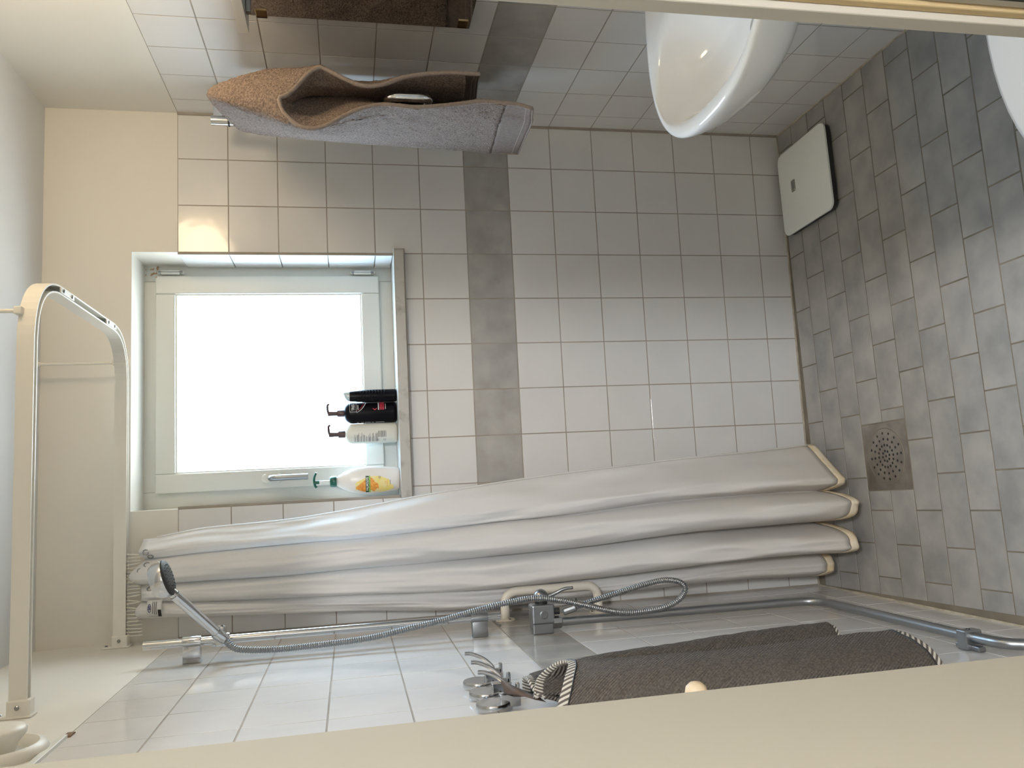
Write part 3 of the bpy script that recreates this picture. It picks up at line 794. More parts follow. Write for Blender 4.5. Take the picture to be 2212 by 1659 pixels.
# ------------------------------------------------------------------ hooks and dark towel on the left wall
def robe_hook(y, z, label):
    h = thing('robe_hook', label, 'hook', (W, y, z), 'chrome robe hooks on the left wall')
    bm = B(); lathe(bm, [(.030, 0), (.0315, .003), (.0315, .012), (.030, .0145)], (W, y, z), (1, 0, 0), 36); obj('disc', bm, 'chrome', h, smooth=True, angle=35)
    bm = B(); box(bm, (W + .004, y - .009, z - .050), (W + .028, y + .009, z - .012), .002); st = obj('stem', bm, 'chrome', h)
    bm = B(); tube(bm, spline([(W + .026, y, z - .034), (W + .040, y + .004, z - .028), (W + .054, y + .008, z - .012), (W + .064, y + .010, z + .010), (W + .066, y + .010, z + .024)], 8), .0037, 12); obj('prong', bm, 'chrome', h, smooth=True, angle=50)
    bm = B(); box(bm, (W + .028, y - .012, z - .046), (W + .036, y - .004, z - .030), .0015); box(bm, (W + .028, y - .012, z - .048), (W + .046, y - .004, z - .041), .0015); obj('lower_prong', bm, 'chrome', h)
    return h
robe_hook(-.900, 1.318, 'chrome disc robe hook farthest from the door, nothing hung on it')
robe_hook(-.985, 1.318, 'chrome disc robe hook in the middle of the three')
robe_hook(-1.070, 1.318, 'chrome disc robe hook carrying the dark grey-brown towel')

def loft_rows(levels, nseg, nv):
    """levels: list of (list of 3D points) -> smooth grid rows"""
    sp = [spline(l, nseg) for l in levels]; rows = []
    for i in range(len(sp) - 1):
        g = lambda j: sp[max(0, min(len(sp) - 1, j))]
        for k in range(nv):
            t_ = k / nv; rows.append([cat(a, b, c, d_, t_) for a, b, c, d_ in zip(g(i - 1), g(i), g(i + 1), g(i + 2))])
    rows.append(sp[-1]); return rows
dt = thing('bath_towel', 'dark grey-brown ribbed towel with striped hems on the left wall hook', 'towel', (W, -1.15, .56))
far = [[(-1.585, -1.075, 1.262), (-1.556, -1.080, 1.262), (-1.548, -1.125, 1.268), (-1.535, -1.170, 1.276), (-1.552, -1.215, 1.270)],
       [(-1.590, -1.030, 1.125), (-1.555, -1.025, 1.125), (-1.540, -1.075, 1.130), (-1.588, -1.120, 1.135), (-1.592, -1.215, 1.130)],
       [(-1.592, -.995, .900), (-1.552, -.985, .900), (-1.538, -1.030, .900), (-1.590, -1.085, .900), (-1.594, -1.200, .900)],
       [(-1.592, -.960, .700), (-1.550, -.950, .700), (-1.536, -1.000, .700), (-1.590, -1.060, .700), (-1.594, -1.190, .700)],
       [(-1.592, -.945, .572), (-1.552, -.935, .566), (-1.536, -.985, .570), (-1.590, -1.045, .576), (-1.594, -1.180, .580)]]
near = [[(-1.555, -1.215, 1.275), (-1.530, -1.190, 1.262), (-1.508, -1.190, 1.232), (-1.500, -1.220, 1.215), (-1.515, -1.270, 1.235), (-1.560, -1.310, 1.262)],
        [(-1.560, -1.200, 1.130), (-1.528, -1.165, 1.125), (-1.505, -1.215, 1.120), (-1.492, -1.285, 1.110), (-1.510, -1.345, 1.115), (-1.565, -1.385, 1.130)],
        [(-1.562, -1.215, .930), (-1.520, -1.205, .930), (-1.500, -1.255, .930), (-1.488, -1.315, .930), (-1.510, -1.385, .930), (-1.570, -1.420, .930)],
        [(-1.562, -1.210, .760), (-1.518, -1.205, .760), (-1.499, -1.240, .760), (-1.486, -1.300, .760), (-1.508, -1.385, .760), (-1.570, -1.430, .760)],
        [(-1.562, -1.205, .640), (-1.518, -1.200, .640), (-1.500, -1.235, .640), (-1.488, -1.295, .640), (-1.508, -1.375, .642), (-1.570, -1.430, .648)]]
def towel_sheet(name, levels):
    rows = loft_rows([[Vector(p) for p in l] for l in levels], 16, 34)
    nr, nc = len(rows), len(rows[0])
    for r in rows:
        for p in r:
            q = p * 9; p.y += noise.noise(q) * .006; p.x += noise.noise(q * 5 + Vector((9, 1, 2))) * .0015
    hem = 7
    bm = B(); grid(bm, rows[hem - 1:nr - hem + 1]); c = obj(name, bm, 'waffle_dark', dt, smooth=True)
    md = c.modifiers.new('thick', 'SOLIDIFY'); md.thickness = .007; md.offset = -1
    for sl in (rows[:hem], rows[nr - hem:]):
        bm = B(); grid(bm, sl, uv=lambda i, k: ((k + i * .55) * .125, i * .1)); h_ = obj('striped_hem', bm, 'striped_hem', c, smooth=True)
        md = h_.modifiers.new('thick', 'SOLIDIFY'); md.thickness = .005; md.offset = -1
    if name == 'front_fold':
        bm = B(); tube(bm, [r[20] + Vector((.001, .001, 0)) for r in rows[hem:nr - hem]], .0032, 6); obj('lit_selvedge', bm, 'towel_edge_lit', c, smooth=True)  # edge cord in a lighter colour, so the fold seems to catch light
    for q_ in (hem - 1, nr - hem):
        bm = B(); tube(bm, rows[q_], .0016, 6); obj('seam', bm, 'black', c, smooth=True)
towel_sheet('back_fold', far); towel_sheet('front_fold', near)
bm = B(); grid(bm, [[Vector((W + .040, -1.066, 1.300)), Vector((W + .040, -1.084, 1.300))], [Vector((W + .040, -1.110, 1.288)), Vector((W + .038, -1.130, 1.284))], [Vector((W + .048, -1.185, 1.268)), Vector((W + .046, -1.215, 1.262))]])
lp = obj('hanging_loop', bm, 'brown_ribbon', dt, smooth=True); md = lp.modifiers.new('thick', 'SOLIDIFY'); md.thickness = .022; md.offset = 0

# turned wooden peg beside the door edge
bm = B(); lathe(bm, [(.008, 0), (.008, .085), (.010, .095), (.0145, .106), (.0155, .114), (.0135, .122), (.008, .127), (.001, .1285)], (W, -1.507, 1.113), (1, 0, 0), 24)
tag(obj('wooden_peg', bm, 'wood_pale', loc=(W, -1.507, 1.113), smooth=True, angle=50), 'pale wooden peg showing past the cream door edge, before the dark towel', 'peg')

# round exhaust air valve high on the left wall
va = thing('air_valve', 'round cream exhaust air valve high on the left wall', 'air vent', (W, -1.03, 2.145))
vc = (W, -1.03, 2.145)
bm = B(); lathe(bm, [(.080, 0), (.081, .006), (.076, .015), (.066, .018), (.058, .012), (.052, .002)], vc, (1, 0, 0), 48); obj('ring', bm, 'cream_plastic', va, smooth=True, angle=50)
bm = B(); lathe(bm, [(.030, .004), (.036, .020), (.047, .034), (.048, .040), (.044, .045), (.030, .048), (.001, .049)], vc, (1, 0, 0), 40); obj('disc', bm, 'cream_plastic', va, smooth=True, angle=50)

# ------------------------------------------------------------------ swivel towel rail and brown towel, right-hand corner
tr = thing('swivel_towel_rail', 'chrome towel rail with swivelling loop arms in the right corner', 'towel rail', (-.09, -.15, 1.28))
PXY = Vector((-.092, -.155))
bm = B(); tube(bm, [(PXY.x, PXY.y, 1.29), (PXY.x, PXY.y, 1.935)], .0155, 24); obj('post', bm, 'chrome', tr, smooth=True, angle=40)
for z in (1.915, 1.315):
    bm = B(); box(bm, (-.100, PXY.y - .012, z - .014), (-.001, PXY.y + .012, z + .014), .003); obj('wall_bracket', bm, 'chrome', tr)
for z in (1.885, 1.76, 1.70, 1.51, 1.46, 1.34):
    bm = B(); lathe(bm, [(.0160, -.0025), (.0166, -.002), (.0166, .002), (.0160, .0025)], (PXY.x, PXY.y, z), (0, 0, 1), 24); obj('ring_seal', bm, 'black_rubber', tr, smooth=True, angle=40)
for z, tip in ((1.785, (-.288, -.700)), (1.404, (-.307, -.782))):
    a = Vector((PXY.x - .012, PXY.y - .01, z + .049)); e = Vector((tip[0], tip[1], z + .049))
    bm = B(); tube(bm, fillet([a, e, e - Vector((0, 0, .098)), a - Vector((0, 0, .098))], .032, 8), .0105, 16); obj('loop_arm', bm, 'chrome', tr, smooth=True, angle=50)

def resample(pts, n):
    pts = [Vector(p) for p in pts]; cu = [0]
    for a, b in zip(pts, pts[1:]): cu.append(cu[-1] + (b - a).length)
    out = []; j = 0
    for i in range(n):
        s = cu[-1] * i / (n - 1)
        while j < len(cu) - 2 and cu[j + 1] < s: j += 1
        out.append(pts[j].lerp(pts[j + 1], (s - cu[j]) / max(1e-9, cu[j + 1] - cu[j])))
    return out
st0R = [(-.250, 1.238), (-.251, 1.321), (-.265, 1.407), (-.286, 1.460), (-.293, 1.502), (-.280, 1.543), (-.260, 1.583), (-.254, 1.605), (-.271, 1.629), (-.302, 1.655), (-.322, 1.675), (-.328, 1.690)]
st0L = [(-.328, 1.690), (-.336, 1.692), (-.361, 1.684), (-.390, 1.656), (-.399, 1.627), (-.392, 1.596), (-.368, 1.555), (-.347, 1.514), (-.335, 1.462), (-.338, 1.388), (-.328, 1.302), (-.317, 1.237), (-.318, 1.187), (-.321, 1.148), (-.330, 1.115)]
st1R = [(-.210, 1.225), (-.228, 1.397), (-.232, 1.531), (-.212, 1.607), (-.212, 1.703), (-.226, 1.767), (-.246, 1.819), (-.263, 1.850), (-.274, 1.856)]
st1L = [(-.274, 1.856), (-.290, 1.842), (-.308, 1.788), (-.330, 1.726), (-.352, 1.663), (-.350, 1.599), (-.318, 1.490), (-.302, 1.378), (-.300, 1.263), (-.314, 1.093)]
st3R = [(-.078, 1.160), (-.087, 1.606), (-.102, 1.789), (-.126, 1.847), (-.144, 1.858)]
st3L = [(-.144, 1.858), (-.162, 1.828), (-.172, 1.739), (-.181, 1.608), (-.190, 1.407), (-.197, 1.199), (-.204, 1.115), (-.204, 1.030)]
NT = 90
def station(R_, L_, y):
    a = resample(spline([(x, y, z) for x, z in R_], 10), NT); b = resample(spline([(x, y, z) for x, z in L_], 10), NT)
    return a + b[1:]
S0, S1, S3 = station(st0R, st0L, -.800), station(st1R, st1L, -.690), station(st3R, st3L, -.250)
S2 = [a.lerp(b, .52) + Vector((0, 0, .004 * math.exp(-((k - NT) / 14.0) ** 2))) for k, (a, b) in enumerate(zip(S1, S3))]
S01 = [a.lerp(b, .5) + Vector((0, 0, .020 * math.exp(-((k - NT) / 14.0) ** 2))) for k, (a, b) in enumerate(zip(S0, S1))]
SS = [S0, S01, S1, S2, S3]; seg_n = [12, 12, 40, 36]; NSS = 4
rows = []
for i in range(NSS):
    g = lambda j: SS[max(0, min(NSS, j))]
    for k in range(seg_n[i]):
        t_ = k / seg_n[i]; rows.append([cat(a, b, c, d_, t_) if i not in (0,) else b.lerp(c, t_) for a, b, c, d_ in zip(g(i - 1), g(i), g(i + 1), g(i + 2))])
rows.append(S3)
tw = thing('hand_towel', 'brown terry towel draped over the swivel rail arm by the mirror', 'towel', (-.28, -.6, 1.06))
# pile: fine noise on the surface; woven border near the ends stays flat
NC = len(rows[0]); BAND = 9
def pile(rows_, amp):
    out = []
    for r in rows_:
        out.append([p + Vector((noise.noise(p * 170) * amp + noise.noise(p * 30) * amp, noise.noise(p * 210 + Vector((7, 3, 1))) * amp, noise.noise(p * 190 + Vector((1, 9, 4))) * amp)) for p in r])
    return out
prow = pile(rows, .0030)
bm = B(); grid(bm, [r[BAND:NC - BAND] for r in prow]); c_ = obj('terry_cloth', bm, 'terry_brown', tw, smooth=True)
md = c_.modifiers.new('thick', 'SOLIDIFY'); md.thickness = .009; md.offset = 0
for a, b in ((0, BAND + 1), (NC - BAND - 1, NC)):
    bm = B(); grid(bm, [r[a:b] for r in rows]); o = obj('woven_border', bm, 'terry_band', tw, smooth=True)
    md = o.modifiers.new('thick', 'SOLIDIFY'); md.thickness = .0055; md.offset = 0
    for q in ((a, a + 2) if a == 0 else (b - 1, b - 3)):
        bm = B(); tube(bm, [r[q] + Vector((0, 0, 0)) for r in rows], .0034, 6); obj('border_cord', bm, 'hem_brown', o, smooth=True)
# the towel hangs doubled: an inner layer turns back from the front hem towards the slit
si1 = station([(-.250, 1.235), (-.262, 1.400), (-.279, 1.500), (-.270, 1.600), (-.284, 1.640), (-.308, 1.662), (-.322, 1.676)], [(-.322, 1.676), (-.338, 1.670), (-.350, 1.640), (-.344, 1.600), (-.318, 1.530), (-.316, 1.450), (-.316, 1.350), (-.300, 1.240), (-.302, 1.118)], -.758)
si2 = station([(-.248, 1.232), (-.255, 1.400), (-.262, 1.520), (-.264, 1.620), (-.268, 1.650)], [(-.268, 1.650), (-.272, 1.620), (-.268, 1.520), (-.293, 1.400), (-.284, 1.250), (-.286, 1.120)], -.690)
si3 = [p + Vector((.012, .10, 0)) for p in si2]
inner = []
for A_, B_ in ((S0, si1), (si1, si2), (si2, si3)):
    for k in range(10): inner.append([a.lerp(b, k / 10) for a, b in zip(A_, B_)])
inner.append(si3)
bm = B(); grid(bm, [r[6:NC - 12] for r in pile(inner, .0022)]); o = obj('inner_layer', bm, 'terry_brown', tw, smooth=True)
md = o.modifiers.new('thick', 'SOLIDIFY'); md.thickness = .007; md.offset = 0
bm = B(); tube(bm, rows[0], .0052, 8); obj('side_hem', bm, 'hem_brown', tw, smooth=True)
bm = B(); tube(bm, rows[-1], .0052, 8); obj('side_hem', bm, 'hem_brown', tw, smooth=True)

# ------------------------------------------------------------------ mirror, shelf, lamp on the right wall
mi = thing('wall_mirror', 'frameless mirror clipped to the right wall, reflecting the towel', 'mirror', (-.005, -1.05, 1.22))
bm = B(); box(bm, (-.017, -1.52, 1.222), (-.012, -.598, 1.772), .0008); obj('glass', bm, 'mirror_glass', mi)
bm = B(); box(bm, (-.012, -1.50, 1.24), (-.001, -.615, 1.755)); obj('backing', bm, 'white_plastic', mi)
for (y, z) in ((-.612, 1.745), (-.622, 1.243), (-1.50, 1.745), (-1.50, 1.243)):
    s = 1 if y > -1 else -1
    bm = B(); box(bm, (-.020, y - .015, z - .013), (-.0165, y + .015 + s * .004, z + .013), .0008); box(bm, (-.020, y + s * .013, z - .013), (-.0002, y + s * .017 + s * .002, z + .013), .0006) if s > 0 else box(bm, (-.020, y - .019, z - .013), (-.0002, y - .013, z + .013), .0006)
    obj('clip', bm, 'clip_bronze', mi)
sh = thing('wall_shelf', 'narrow white shelf fixed above the mirror', 'shelf', (0, -1.05, 1.78))
bm = B(); prism(bm, rrect(-.052, -1.055, .050, .400, .008), 1.770, 1.793, .003); obj('board', bm, 'white_plastic', sh)
for y in (-.72, -1.39):
    bm = B(); box(bm, (-.085, y - .008, 1.758), (-.001, y + .008, 1.7695), .002); obj('bracket', bm, 'satin_chrome', sh)

la = thing('wall_lamp', 'warm glass wall lamp above the mirror, mirrored in the tiles', 'lamp', (0, -1.08, 2.17))
bm = B(); lathe(bm, [(.055, 0), (.055, .016), (.048, .022)], (0, -1.08, 2.17), (-1, 0, 0), 32); obj('base', bm, 'white_plastic', la, smooth=True, angle=40)
bm = B(); lathe(bm, [(.046, .022), (.090, .045), (.112, .085), (.118, .120), (.105, .165), (.070, .195), (.030, .208), (.002, .210)], (0, -1.08, 2.17), (-1, 0, 0), 32); obj('glass_shade', bm, 'lamp_glass', la, smooth=True)
hl = thing('hall_fill_lamp', 'added unseen glass lamp on the hallway ceiling, filling the room', 'lamp', (-.75, -3.25, CEIL))  # unseen lamp, added to fill the room from behind the viewer
bm = B(); lathe(bm, [(.10, 0), (.10, .02)], (-.75, -3.25, CEIL), (0, 0, -1), 32); obj('base', bm, 'white_plastic', hl)
bm = B(); lathe(bm, [(.13, .02), (.14, .04), (.12, .075), (.07, .095), (.002, .10)], (-.75, -3.25, CEIL), (0, 0, -1), 32); obj('glass_shade', bm, 'hall_fill_glass', hl, smooth=True)

# ------------------------------------------------------------------ washbasin
SY = -1.07
def basin_loop(hx, hy, z, x_back, n=64, ex=2.5, cx=None):
    """closed loop: D shape bulging to -X; back edge on x_back"""
    pts = []
    for i in range(n):
        a = 2 * PI * i / n
        c, s = math.cos(a), math.sin(a)
        x = -math.copysign(abs(c) ** (2 / ex), c); y = math.copysign(abs(s) ** (2 / ex), s)
        X = (cx if cx is not None else x_back) + x * hx
        if X > x_back: X = x_back
        pts.append(Vector((X, SY + y * hy, z)))
    return pts
wbn = thing('washbasin', 'white porcelain washbasin on the right wall', 'washbasin', (0, SY, .63))
bm = B(); rings = [
    basin_loop(.16, .14, .640, -.001, cx=-.14), basin_loop(.25, .20, .665, -.001, cx=-.14), basin_loop(.30, .265, .715, -.001, cx=-.14), basin_loop(.322, .290, .765, -.001, cx=-.14),
    basin_loop(.330, .300, .792, -.001, cx=-.14), basin_loop(.330, .301, .802, -.001, cx=-.14), basin_loop(.324, .295, .808, -.004, cx=-.14), basin_loop(.312, .283, .8085, -.008, cx=-.14),
    basin_loop(.170, .262, .806, -.05, ex=2.3, cx=-.268), basin_loop(.160, .252, .800, -.05, ex=2.3, cx=-.268), basin_loop(.150, .236, .770, -.05, ex=2.2, cx=-.265),
    basin_loop(.125, .195, .715, -.05, ex=2.1, cx=-.258), basin_loop(.075, .115, .682, -.05, ex=2.0, cx=-.25), basin_loop(.022, .022, .676, -.05, ex=2, cx=-.25)]
vs = grid(bm, rings, close=True); bm.faces.new(vs[0]); bm.faces.new(vs[-1])
bs = obj('bowl', bm, 'porcelain', wbn, smooth=True); bs.modifiers.new('round', 'SUBSURF').render_levels = 1
bm = B(); lathe(bm, [(.021, 0), (.021, .002), (.017, .003)], (-.25, SY, .6775), (0, 0, 1), 24); obj('waste', bm, 'chrome', wbn)
bm = B(); lathe(bm, [(.016, 0), (.016, .17)], (-.17, SY, .642), (0, 0, -1), 18); tube(bm, fillet([(-.17, SY, .48), (-.17, SY, .42), (-.001, SY, .42)], .04), .016, 14); obj('trap', bm, 'chrome', wbn, smooth=True, angle=50)
fa = thing('basin_tap', 'chrome mixer tap on the back of the washbasin', 'tap', (-.062, SY, .807))
bm = B(); lathe(bm, [(.025, 0), (.024, .006), (.020, .012), (.020, .085), (.017, .095), (.002, .098)], (-.062, SY, .807), (0, 0, 1), 24); obj('body', bm, 'chrome', fa, smooth=True, angle=45)
bm = B(); tube(bm, spline([(-.070, SY, .845), (-.13, SY, .862), (-.18, SY, .852), (-.187, SY, .838)], 6), .0095, 14); obj('spout', bm, 'chrome', fa, smooth=True, angle=50)
bm = B(); tube(bm, [(-.062, SY, .905), (-.105, SY, .925), (-.125, SY, .93)], .006, 10); obj('lever', bm, 'chrome', fa, smooth=True, angle=50)

# ------------------------------------------------------------------ toilet by the doorway
TY = -1.592
to = thing('toilet', 'white toilet with closed lid beside the doorway', 'toilet', (-.35, TY, 0))
def oval(cx, hx, hy, z, n=48, ex=2.0, back=-.12):
    out = []
    for i in range(n):
        a = 2 * PI * i / n; c, s = math.cos(a), math.sin(a)
        out.append(Vector((min(back, cx - math.copysign(abs(c) ** (2 / ex), c) * hx), TY + math.copysign(abs(s) ** (2 / ex), s) * hy, z)))
    return out
bm = B(); vs = grid(bm, [oval(-.36, .24, .105, .001), oval(-.37, .24, .10, .08), oval(-.38, .26, .115, .2), oval(-.41, .31, .155, .32), oval(-.428, .325, .180, .385), oval(-.428, .32, .176, .395)], close=True)
bm.faces.new(vs[0]); bm.faces.new(vs[-1]); obj('pan', bm, 'porcelain', to, smooth=True, angle=60)
bm = B(); vs = grid(bm, [oval(-.433, .335, .186, .397, back=-.22), oval(-.433, .343, .190, .402, back=-.22), oval(-.433, .343, .190, .410, back=-.22)], close=True); bm.faces.new(vs[0]); bm.faces.new(vs[-1]); obj('seat', bm, 'porcelain', to, smooth=True, angle=60)
bm = B(); vs = grid(bm, [oval(-.433, .343, .190, .4115, back=-.21), oval(-.433, .347, .1925, .416, back=-.21), oval(-.433, .345, .191, .424, back=-.21), oval(-.433, .33, .180, .430, back=-.215), oval(-.43, .20, .11, .432, back=-.22)], close=True); bm.faces.new(vs[0]); bm.faces.new(vs[-1]); obj('lid', bm, 'porcelain', to, smooth=True, angle=60)
bm = B(); box(bm, (-.195, TY - .18, .395), (-.012, TY + .185, .78), .02, 4); ci = obj('cistern', bm, 'porcelain', to, smooth=True, angle=50)
bm = B(); lathe(bm, [(.018, 0), (.018, .006), (.014, .008)], (-.10, TY, .78), (0, 0, 1), 20); obj('flush_button', bm, 'chrome', ci)

# ------------------------------------------------------------------ bathroom scale
sc_ = thing('bathroom_scale', 'flat white glass bathroom scale on the floor by the end wall', 'scale', (-.245, -.183, 0))
def rot_outline(o, c, a):
    return [(c[0] + (x - c[0]) * math.cos(a) - (y - c[1]) * math.sin(a), c[1] + (x - c[0]) * math.sin(a) + (y - c[1]) * math.cos(a)) for x, y in o]
cc = (-.243, -.181); an = .03
bm = B(); prism(bm, rot_outline(rrect(cc[0], cc[1], .148, .146, .026), cc, an), .0225, .0285, .0015); obj('glass_top', bm, 'scale_white', sc_, smooth=True, angle=40)
bm = B(); prism(bm, rot_outline(rrect(cc[0], cc[1], .145, .143, .026), cc, an), .0065, .0222, .002); obj('base', bm, 'scale_dark', sc_, smooth=True, angle=40)
for sx in (-1, 1):
    for sy in (-1, 1):
        bm = B(); lathe(bm, [(.014, 0), (.014, .0065)], (cc[0] + sx * .115, cc[1] + sy * .113, .0002), (0, 0, 1), 16); obj('foot', bm, 'black_rubber', sc_)
dc = (-.234, -.119)
bm = B(); prism(bm, rot_outline(rrect(dc[0], dc[1], .021, .0125, .005), dc, an), .0285, .0290); dp = obj('display', bm, 'scale_display', sc_)
bm = B(); prism(bm, rot_outline(rrect(dc[0], dc[1] + .002, .012, .0016, .001), dc, an), .0290, .0294); obj('display_mark', bm, 'print_grey', dp)
bm = B(); prism(bm, rot_outline(rrect(dc[0] - .016, dc[1] - .008, .002, .002, .0015), dc, an), .0290, .0294); obj('display_mark', bm, 'print_white', dp)

# ------------------------------------------------------------------ floor drain
DXY = fu * (-1.1925) + fv * (-(Y0 + FP * 4))
dr = thing('floor_drain', 'square steel floor drain with a round perforated grate', 'drain', (DXY.x, DXY.y, 0))
bm = B(); HO, RI = .0985, .0838; N_ = 64
outer, inner = [], []
for i in range(N_):
    a = 2 * PI * i / N_; c, s = math.cos(a), math.sin(a); k = HO / max(abs(c), abs(s))
    outer.append(DXY + fu * (c * k) + fv * (s * k)); inner.append(DXY + fu * (c * RI) + fv * (s * RI))
grid(bm, [[p + Vector((0, 0, -.004)) for p in outer], [p + Vector((0, 0, -.0004)) for p in outer], [p + Vector((0, 0, -.0008)) for p in inner], [p + Vector((0, 0, -.006)) for p in inner]], close=True)
obj('plate', bm, 'steel_drain', dr)
bm = B(); lathe(bm, [(.0812, -.005), (.0812, -.0012), (.0798, -.0004), (.0005, -.0004)], DXY, (0, 0, 1), 64); gt = obj('grate', bm, 'steel_drain', dr)
bm = B(); lathe(bm, [(.0842, -.0050), (.0808, -.0050)], DXY, (0, 0, 1), 48, cap=False); obj('gap', bm, 'black', dr)
hole_me = None
for rr, nn in ((0, 1), (.0155, 8), (.0330, 16), (.0510, 16), (.0680, 16)):
    for i in range(nn):
        a = 2 * PI * (i + .25) / nn
        if hole_me is None:
            b2 = B(); lathe(b2, [(.0040, 0), (.0037, .0003)], (0, 0, 0), (0, 0, 1), 12); hole_me = bpy.data.meshes.new('hole'); b2.to_mesh(hole_me); b2.free(); hole_me.materials.append(MATS['black'])
        h_ = bpy.data.objects.new('hole', hole_me); COL.objects.link(h_); h_.parent = gt; h_.location = (rr * math.cos(a), rr * math.sin(a), -.0003)

# ------------------------------------------------------------------ bottles on the window sill
SZ = WZ0 + .0003
class Bottle:
    def __init__(s, name, label, c, hx, hy, prof, m, group=None):
        s.c, s.hx, s.hy = Vector((c[0], c[1], SZ)), hx, hy
        s.t = thing(name, label, 'bottle', s.c, group)
        s.prof = prof
        bm = B(); lathe(bm, [(r, h) for r, h in prof], s.c, (0, 0, 1), 40, sx=hx, sy=hy); s.body = obj('body', bm, m, s.t, smooth=True, angle=50)
    def r(s, h):
        for (r0, h0), (r1, h1) in zip(s.prof, s.prof[1:]):
            if h0 <= h <= h1: return r0 + (r1 - r0) * (h - h0) / max(1e-6, h1 - h0)
        return 1.0
    def at(s, x, h, e=.0005):
        k = s.r(h); a = s.hx * k; q = max(-.985, min(.985, x / a))
        return s.c + Vector((x, -s.hy * k * math.sqrt(1 - q * q) - e, h))
    def patch(s, x0, x1, h0, h1, m, e=.0005, fn=None, name='label_print'):
        nx, nh = 10, 8; bm = B()
        def lim(h, t):
            if fn: a, b = fn((h - h0) / (h1 - h0)); return a + (b - a) * t
            return x0 + (x1 - x0) * t
        grid(bm, [[s.at(lim(h0 + (h1 - h0) * i / nh, k / nx), h0 + (h1 - h0) * i / nh, e) for k in range(nx + 1)] for i in range(nh + 1)])
        return obj(name, bm, m, s.body)
    def text(s, st, x, h, size, m, e=.0008, bold=0.0, rot=False, width=None):
        bm, bb = text_bm(st, size, bold); cx_, cy_ = (bb[0] + bb[1]) / 2, (bb[2] + bb[3]) / 2
        k = width / (bb[1] - bb[0]) if width else 1.0
        for v in bm.verts:
            a, b = (v.co.x - cx_) * k, v.co.y - cy_
            v.co = s.at(x + a, h + b, e)
        return obj('lettering', bm, m, s.body)
    def line(s, pts, w, m, e=.0007):
        bm = B(); P_ = spline([Vector((x, h, 0)) for x, h in pts], 6)
        up = [Vector((p.x, p.y + w / 2, 0)) for p in P_]; dn = [Vector((p.x, p.y - w / 2, 0)) for p in P_]
        grid(bm, [[s.at(p.x, p.y, e) for p in dn], [s.at(p.x, p.y, e) for p in up]])
        return obj('label_print', bm, m, s.body)
def round_prof(h, sh, neck, r0=.93):
    """body of unit radius and height h with a rounded shoulder of height sh up to the neck radius"""
    out = [(r0 * .9, 0), (r0, .002), (1.0, .010), (1.0, h - sh)]
    for i in range(1, 9):
        a = PI / 2 * i / 8; out.append((neck + (1 - neck) * math.cos(a), h - sh + sh * math.sin(a)))
    return out
def pump(b, h, rn, m, spout, top, stem_m=None, collar=.022, rstem=.0072):
    bm = B(); lathe(bm, [(rn * 1.12, h - .001), (rn * 1.15, h + .003), (rn * 1.12, h + collar - .003), (rn * .95, h + collar)], b.c, (0, 0, 1), 24); c = obj('pump_collar', bm, m, b.t, smooth=True, angle=40)
    bm = B(); tube(bm, [b.c + Vector((0, 0, h + collar)), b.c + Vector((0, 0, top - .012))], rstem, 14); obj('pump_stem', bm, stem_m or m, b.t, smooth=True, angle=50)
    bm = B(); lathe(bm, [(rstem * 1.08, top - .016), (rstem * 1.12, top - .002), (rstem * 1.0, top)], b.c, (0, 0, 1), 16)
    P_ = [b.c + Vector(p) for p in spout]; tube(bm, spline(P_, 6), lambda i: .0042 - .00004 * i, 10)
    obj('pump_head', bm, m, b.t, smooth=True, angle=50)

b1 = Bottle('pump_bottle', 'black shampoo pump bottle with white and red lettering', (-.9560, .088), .0345, .026, round_prof(.168, .026, .30), 'bottle_black')
pump(b1, .168, .0105, 'pump_brown', [(0, 0, .216), (.010, -.004, .219), (.026, -.010, .219), (.030, -.012, .213)], .219)
b1.text('TRES', .0160, .139, .0130, 'print_white', bold=.0002, width=.0215)
for (x0, x1, z0, z1) in ((.001, .031, .1285, .1293), (.001, .031, .1487, .1495), (.001, .0018, .1285, .1495)): b1.patch(x0, x1, z0, z1, 'print_white')
b1.patch(.006, .027, .1308, .1318, 'print_grey'); b1.patch(.008, .024, .1225, .1248, 'print_white')
b1.line([(-.001, .128), (.004, .119), (.012, .110), (.022, .103), (.031, .098)], .0022, 'print_white'); b1.line([(.004, .126), (.012, .116), (.022, .109), (.031, .104)], .0014, 'print_red')
b1.patch(.004, .012, .063, .077, 'print_red', fn=lambda t: (.0045 + .006 * abs(t - .5) * 2, .0085 + .004 * abs(t - .5) * 2))
b1.patch(.006, .030, .0570, .0600, 'print_white')
for z in (.0525, .0475, .0425): b1.patch(.006, .031, z - .0019, z + .0019, 'print_red')
b1.patch(.008, .026, .0355, .0370, 'print_white')
for z0, z1 in ((.040, .068), (.074, .080), (.084, .102), (.106, .114), (.122, .128)): b1.patch(-.0325, -.0315, z0, z1, 'print_white')

b2_ = Bottle('pump_bottle', 'white conditioner pump bottle turned to its small print and barcode', (-1.0235, .088), .0325, .024, round_prof(.166, .026, .30), 'bottle_white')
pump(b2_, .166, .0105, 'pump_brown', [(0, 0, .214), (.010, -.004, .217), (.026, -.010, .217), (.030, -.012, .211)], .217)
random.seed(3)
z = .136
for blk in range(9):
    nl = random.choice((2, 2, 3, 3, 4))
    for q in range(nl):
        x1 = -.004 + random.uniform(-.010, .006); b2_.patch(-.027, x1, z - .0006, z + .0004, 'print_grey'); z -= .0021
    z -= .0028
    if z < .066: break
xx = -.004
for i, w in enumerate((.0005, .0009, .0004, .0012, .0006, .0005, .0014, .0005, .0008, .0011, .0005, .0007, .0004, .0012, .0006)):
    # bars lie across the bottle: the code is printed sideways
    b2_.patch(-.014, .006, .036 + i * .0018, .036 + i * .0018 + w, 'print_grey')
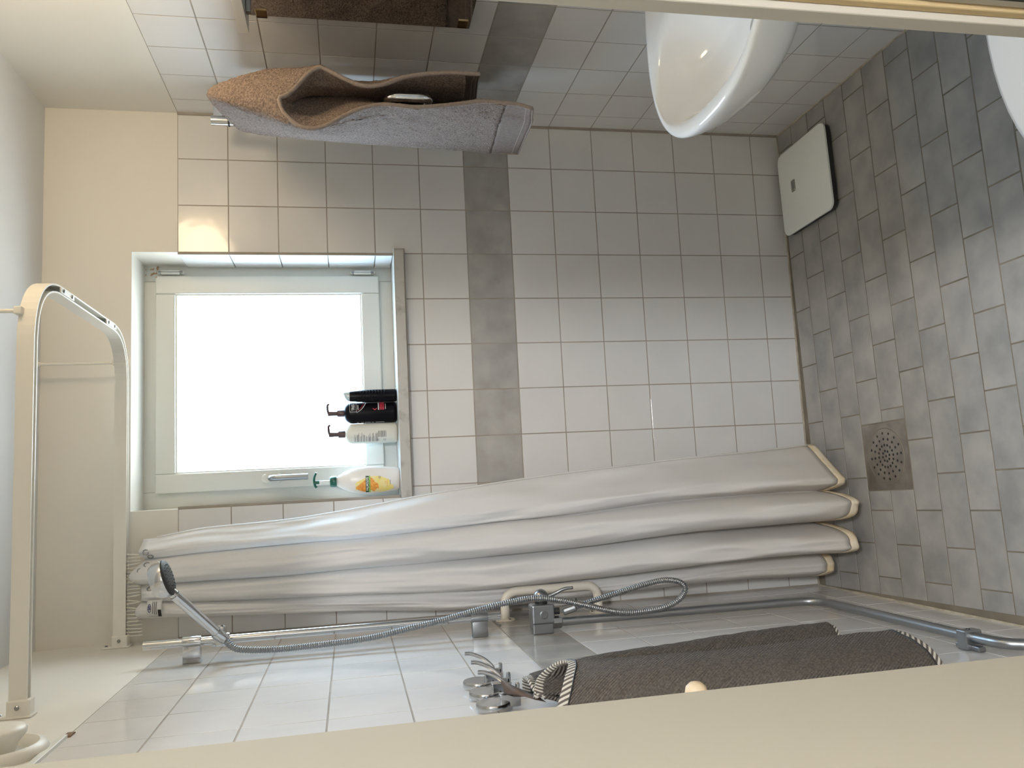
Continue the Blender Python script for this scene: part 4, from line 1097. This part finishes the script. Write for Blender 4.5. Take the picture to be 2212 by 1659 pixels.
for zz in (.038, .043, .060, .064): b2_.patch(-.026, -.019, zz, zz + .0012, 'print_grey')

b3 = Bottle('squeeze_bottle', 'slim dark ribbed bottle with slanted pale cap beside the black shampoo', (-.9040, .066), .0205, .018, [(.9, 0), (.97, .002), (1.0, .008), (1.0, .080), (.96, .110), (.86, .136), (.80, .148), (.78, .149)], 'bottle_black')
bm = B(); lathe(bm, [(.0160, .1490), (.0155, .156), (.013, .164), (.010, .1655)], b3.c, (0, 0, 1), 24, sy=.88); 
for v in bm.verts: v.co.z += (v.co.x - b3.c.x) * .45 * max(0, (v.co.z - b3.c.z - .149) / .0165)
obj('cap', bm, 'cap_pale', b3.t, smooth=True, angle=50)
for i in range(9):
    h = .042 + i * .0095; k = b3.r(h); bm = B()
    tube(bm, [b3.c + Vector((.0205 * k * math.cos(a), .018 * k * math.sin(a), h + .004 * math.sin(a * 2))) for a in [math.radians(-140 + 130 * j / 14) for j in range(15)]], .0009, 6); obj('grip_rib', bm, 'bottle_black', b3.body, smooth=True)

pp_ = [(.74, 0), (.80, .003), (.86, .012), (.93, .040), (1.0, .080), (1.0, .105), (.95, .130), (.86, .150), (.78, .160), (.74, .162), (.66, .172), (.52, .182), (.50, .184), (.34, .194), (.30, .198)]
b4 = Bottle('soap_bottle', 'cream liquid soap pump bottle with orange and green label', (-1.1730, .062), .0425, .027, pp_, 'bottle_cream')
pump(b4, .198, .0150, 'pump_green', [(-.016, .004, .258), (-.008, .002, .263), (.006, -.002, .265), (.018, -.006, .263), (.030, -.010, .258)], .265, stem_m='white_plastic', collar=.018, rstem=.0052)
b4.patch(0, 0, .020, .138, 'print_yellow', fn=lambda t: (-.030 - .010 * math.sin(PI * min(1, t * 1.2)), -.022 + .034 * math.sin(PI * min(1, .12 + t * .75))) if t > .0 else (-.03, -.02))
b4.patch(0, 0, .103, .137, 'print_orange', e=.0008, fn=lambda t: (-.037 + .012 * t ** 2, .004 - .026 * t))
b4.patch(0, 0, .066, .094, 'print_orange', e=.0008, fn=lambda t: (-.030 - .006 * t + .004 * math.sin(9 * t), -.018 + .030 * t + .002 * math.sin(12 * t)))
b4.patch(-.0385, .0125, .0965, .1065, 'print_dkgreen', e=.0011); b4.patch(-.0385, .0125, .0915, .0965, 'print_ltgreen', e=.0011)
b4.text('PALMOLIVE', -.0125, .1015, .0100, 'print_white', e=.0014, bold=.0003, width=.042)
b4.text('NATURALS', -.0115, .0940, .0038, 'print_dkgreen', e=.0014, width=.022)
b4.text('Milk', -.010, .0455, .0060, 'print_orange', e=.0011); b4.text('& Honey', -.0125, .0395, .0060, 'print_orange', e=.0011)
b4.patch(-.017, -.003, .0295, .0308, 'print_grey', e=.0011); b4.patch(.001, .012, .0625, .0637, 'print_grey', e=.0011); b4.patch(.003, .010, .0600, .0610, 'print_grey', e=.0011); b4.patch(.005, .0085, .0645, .0660, 'print_grey', e=.0011)
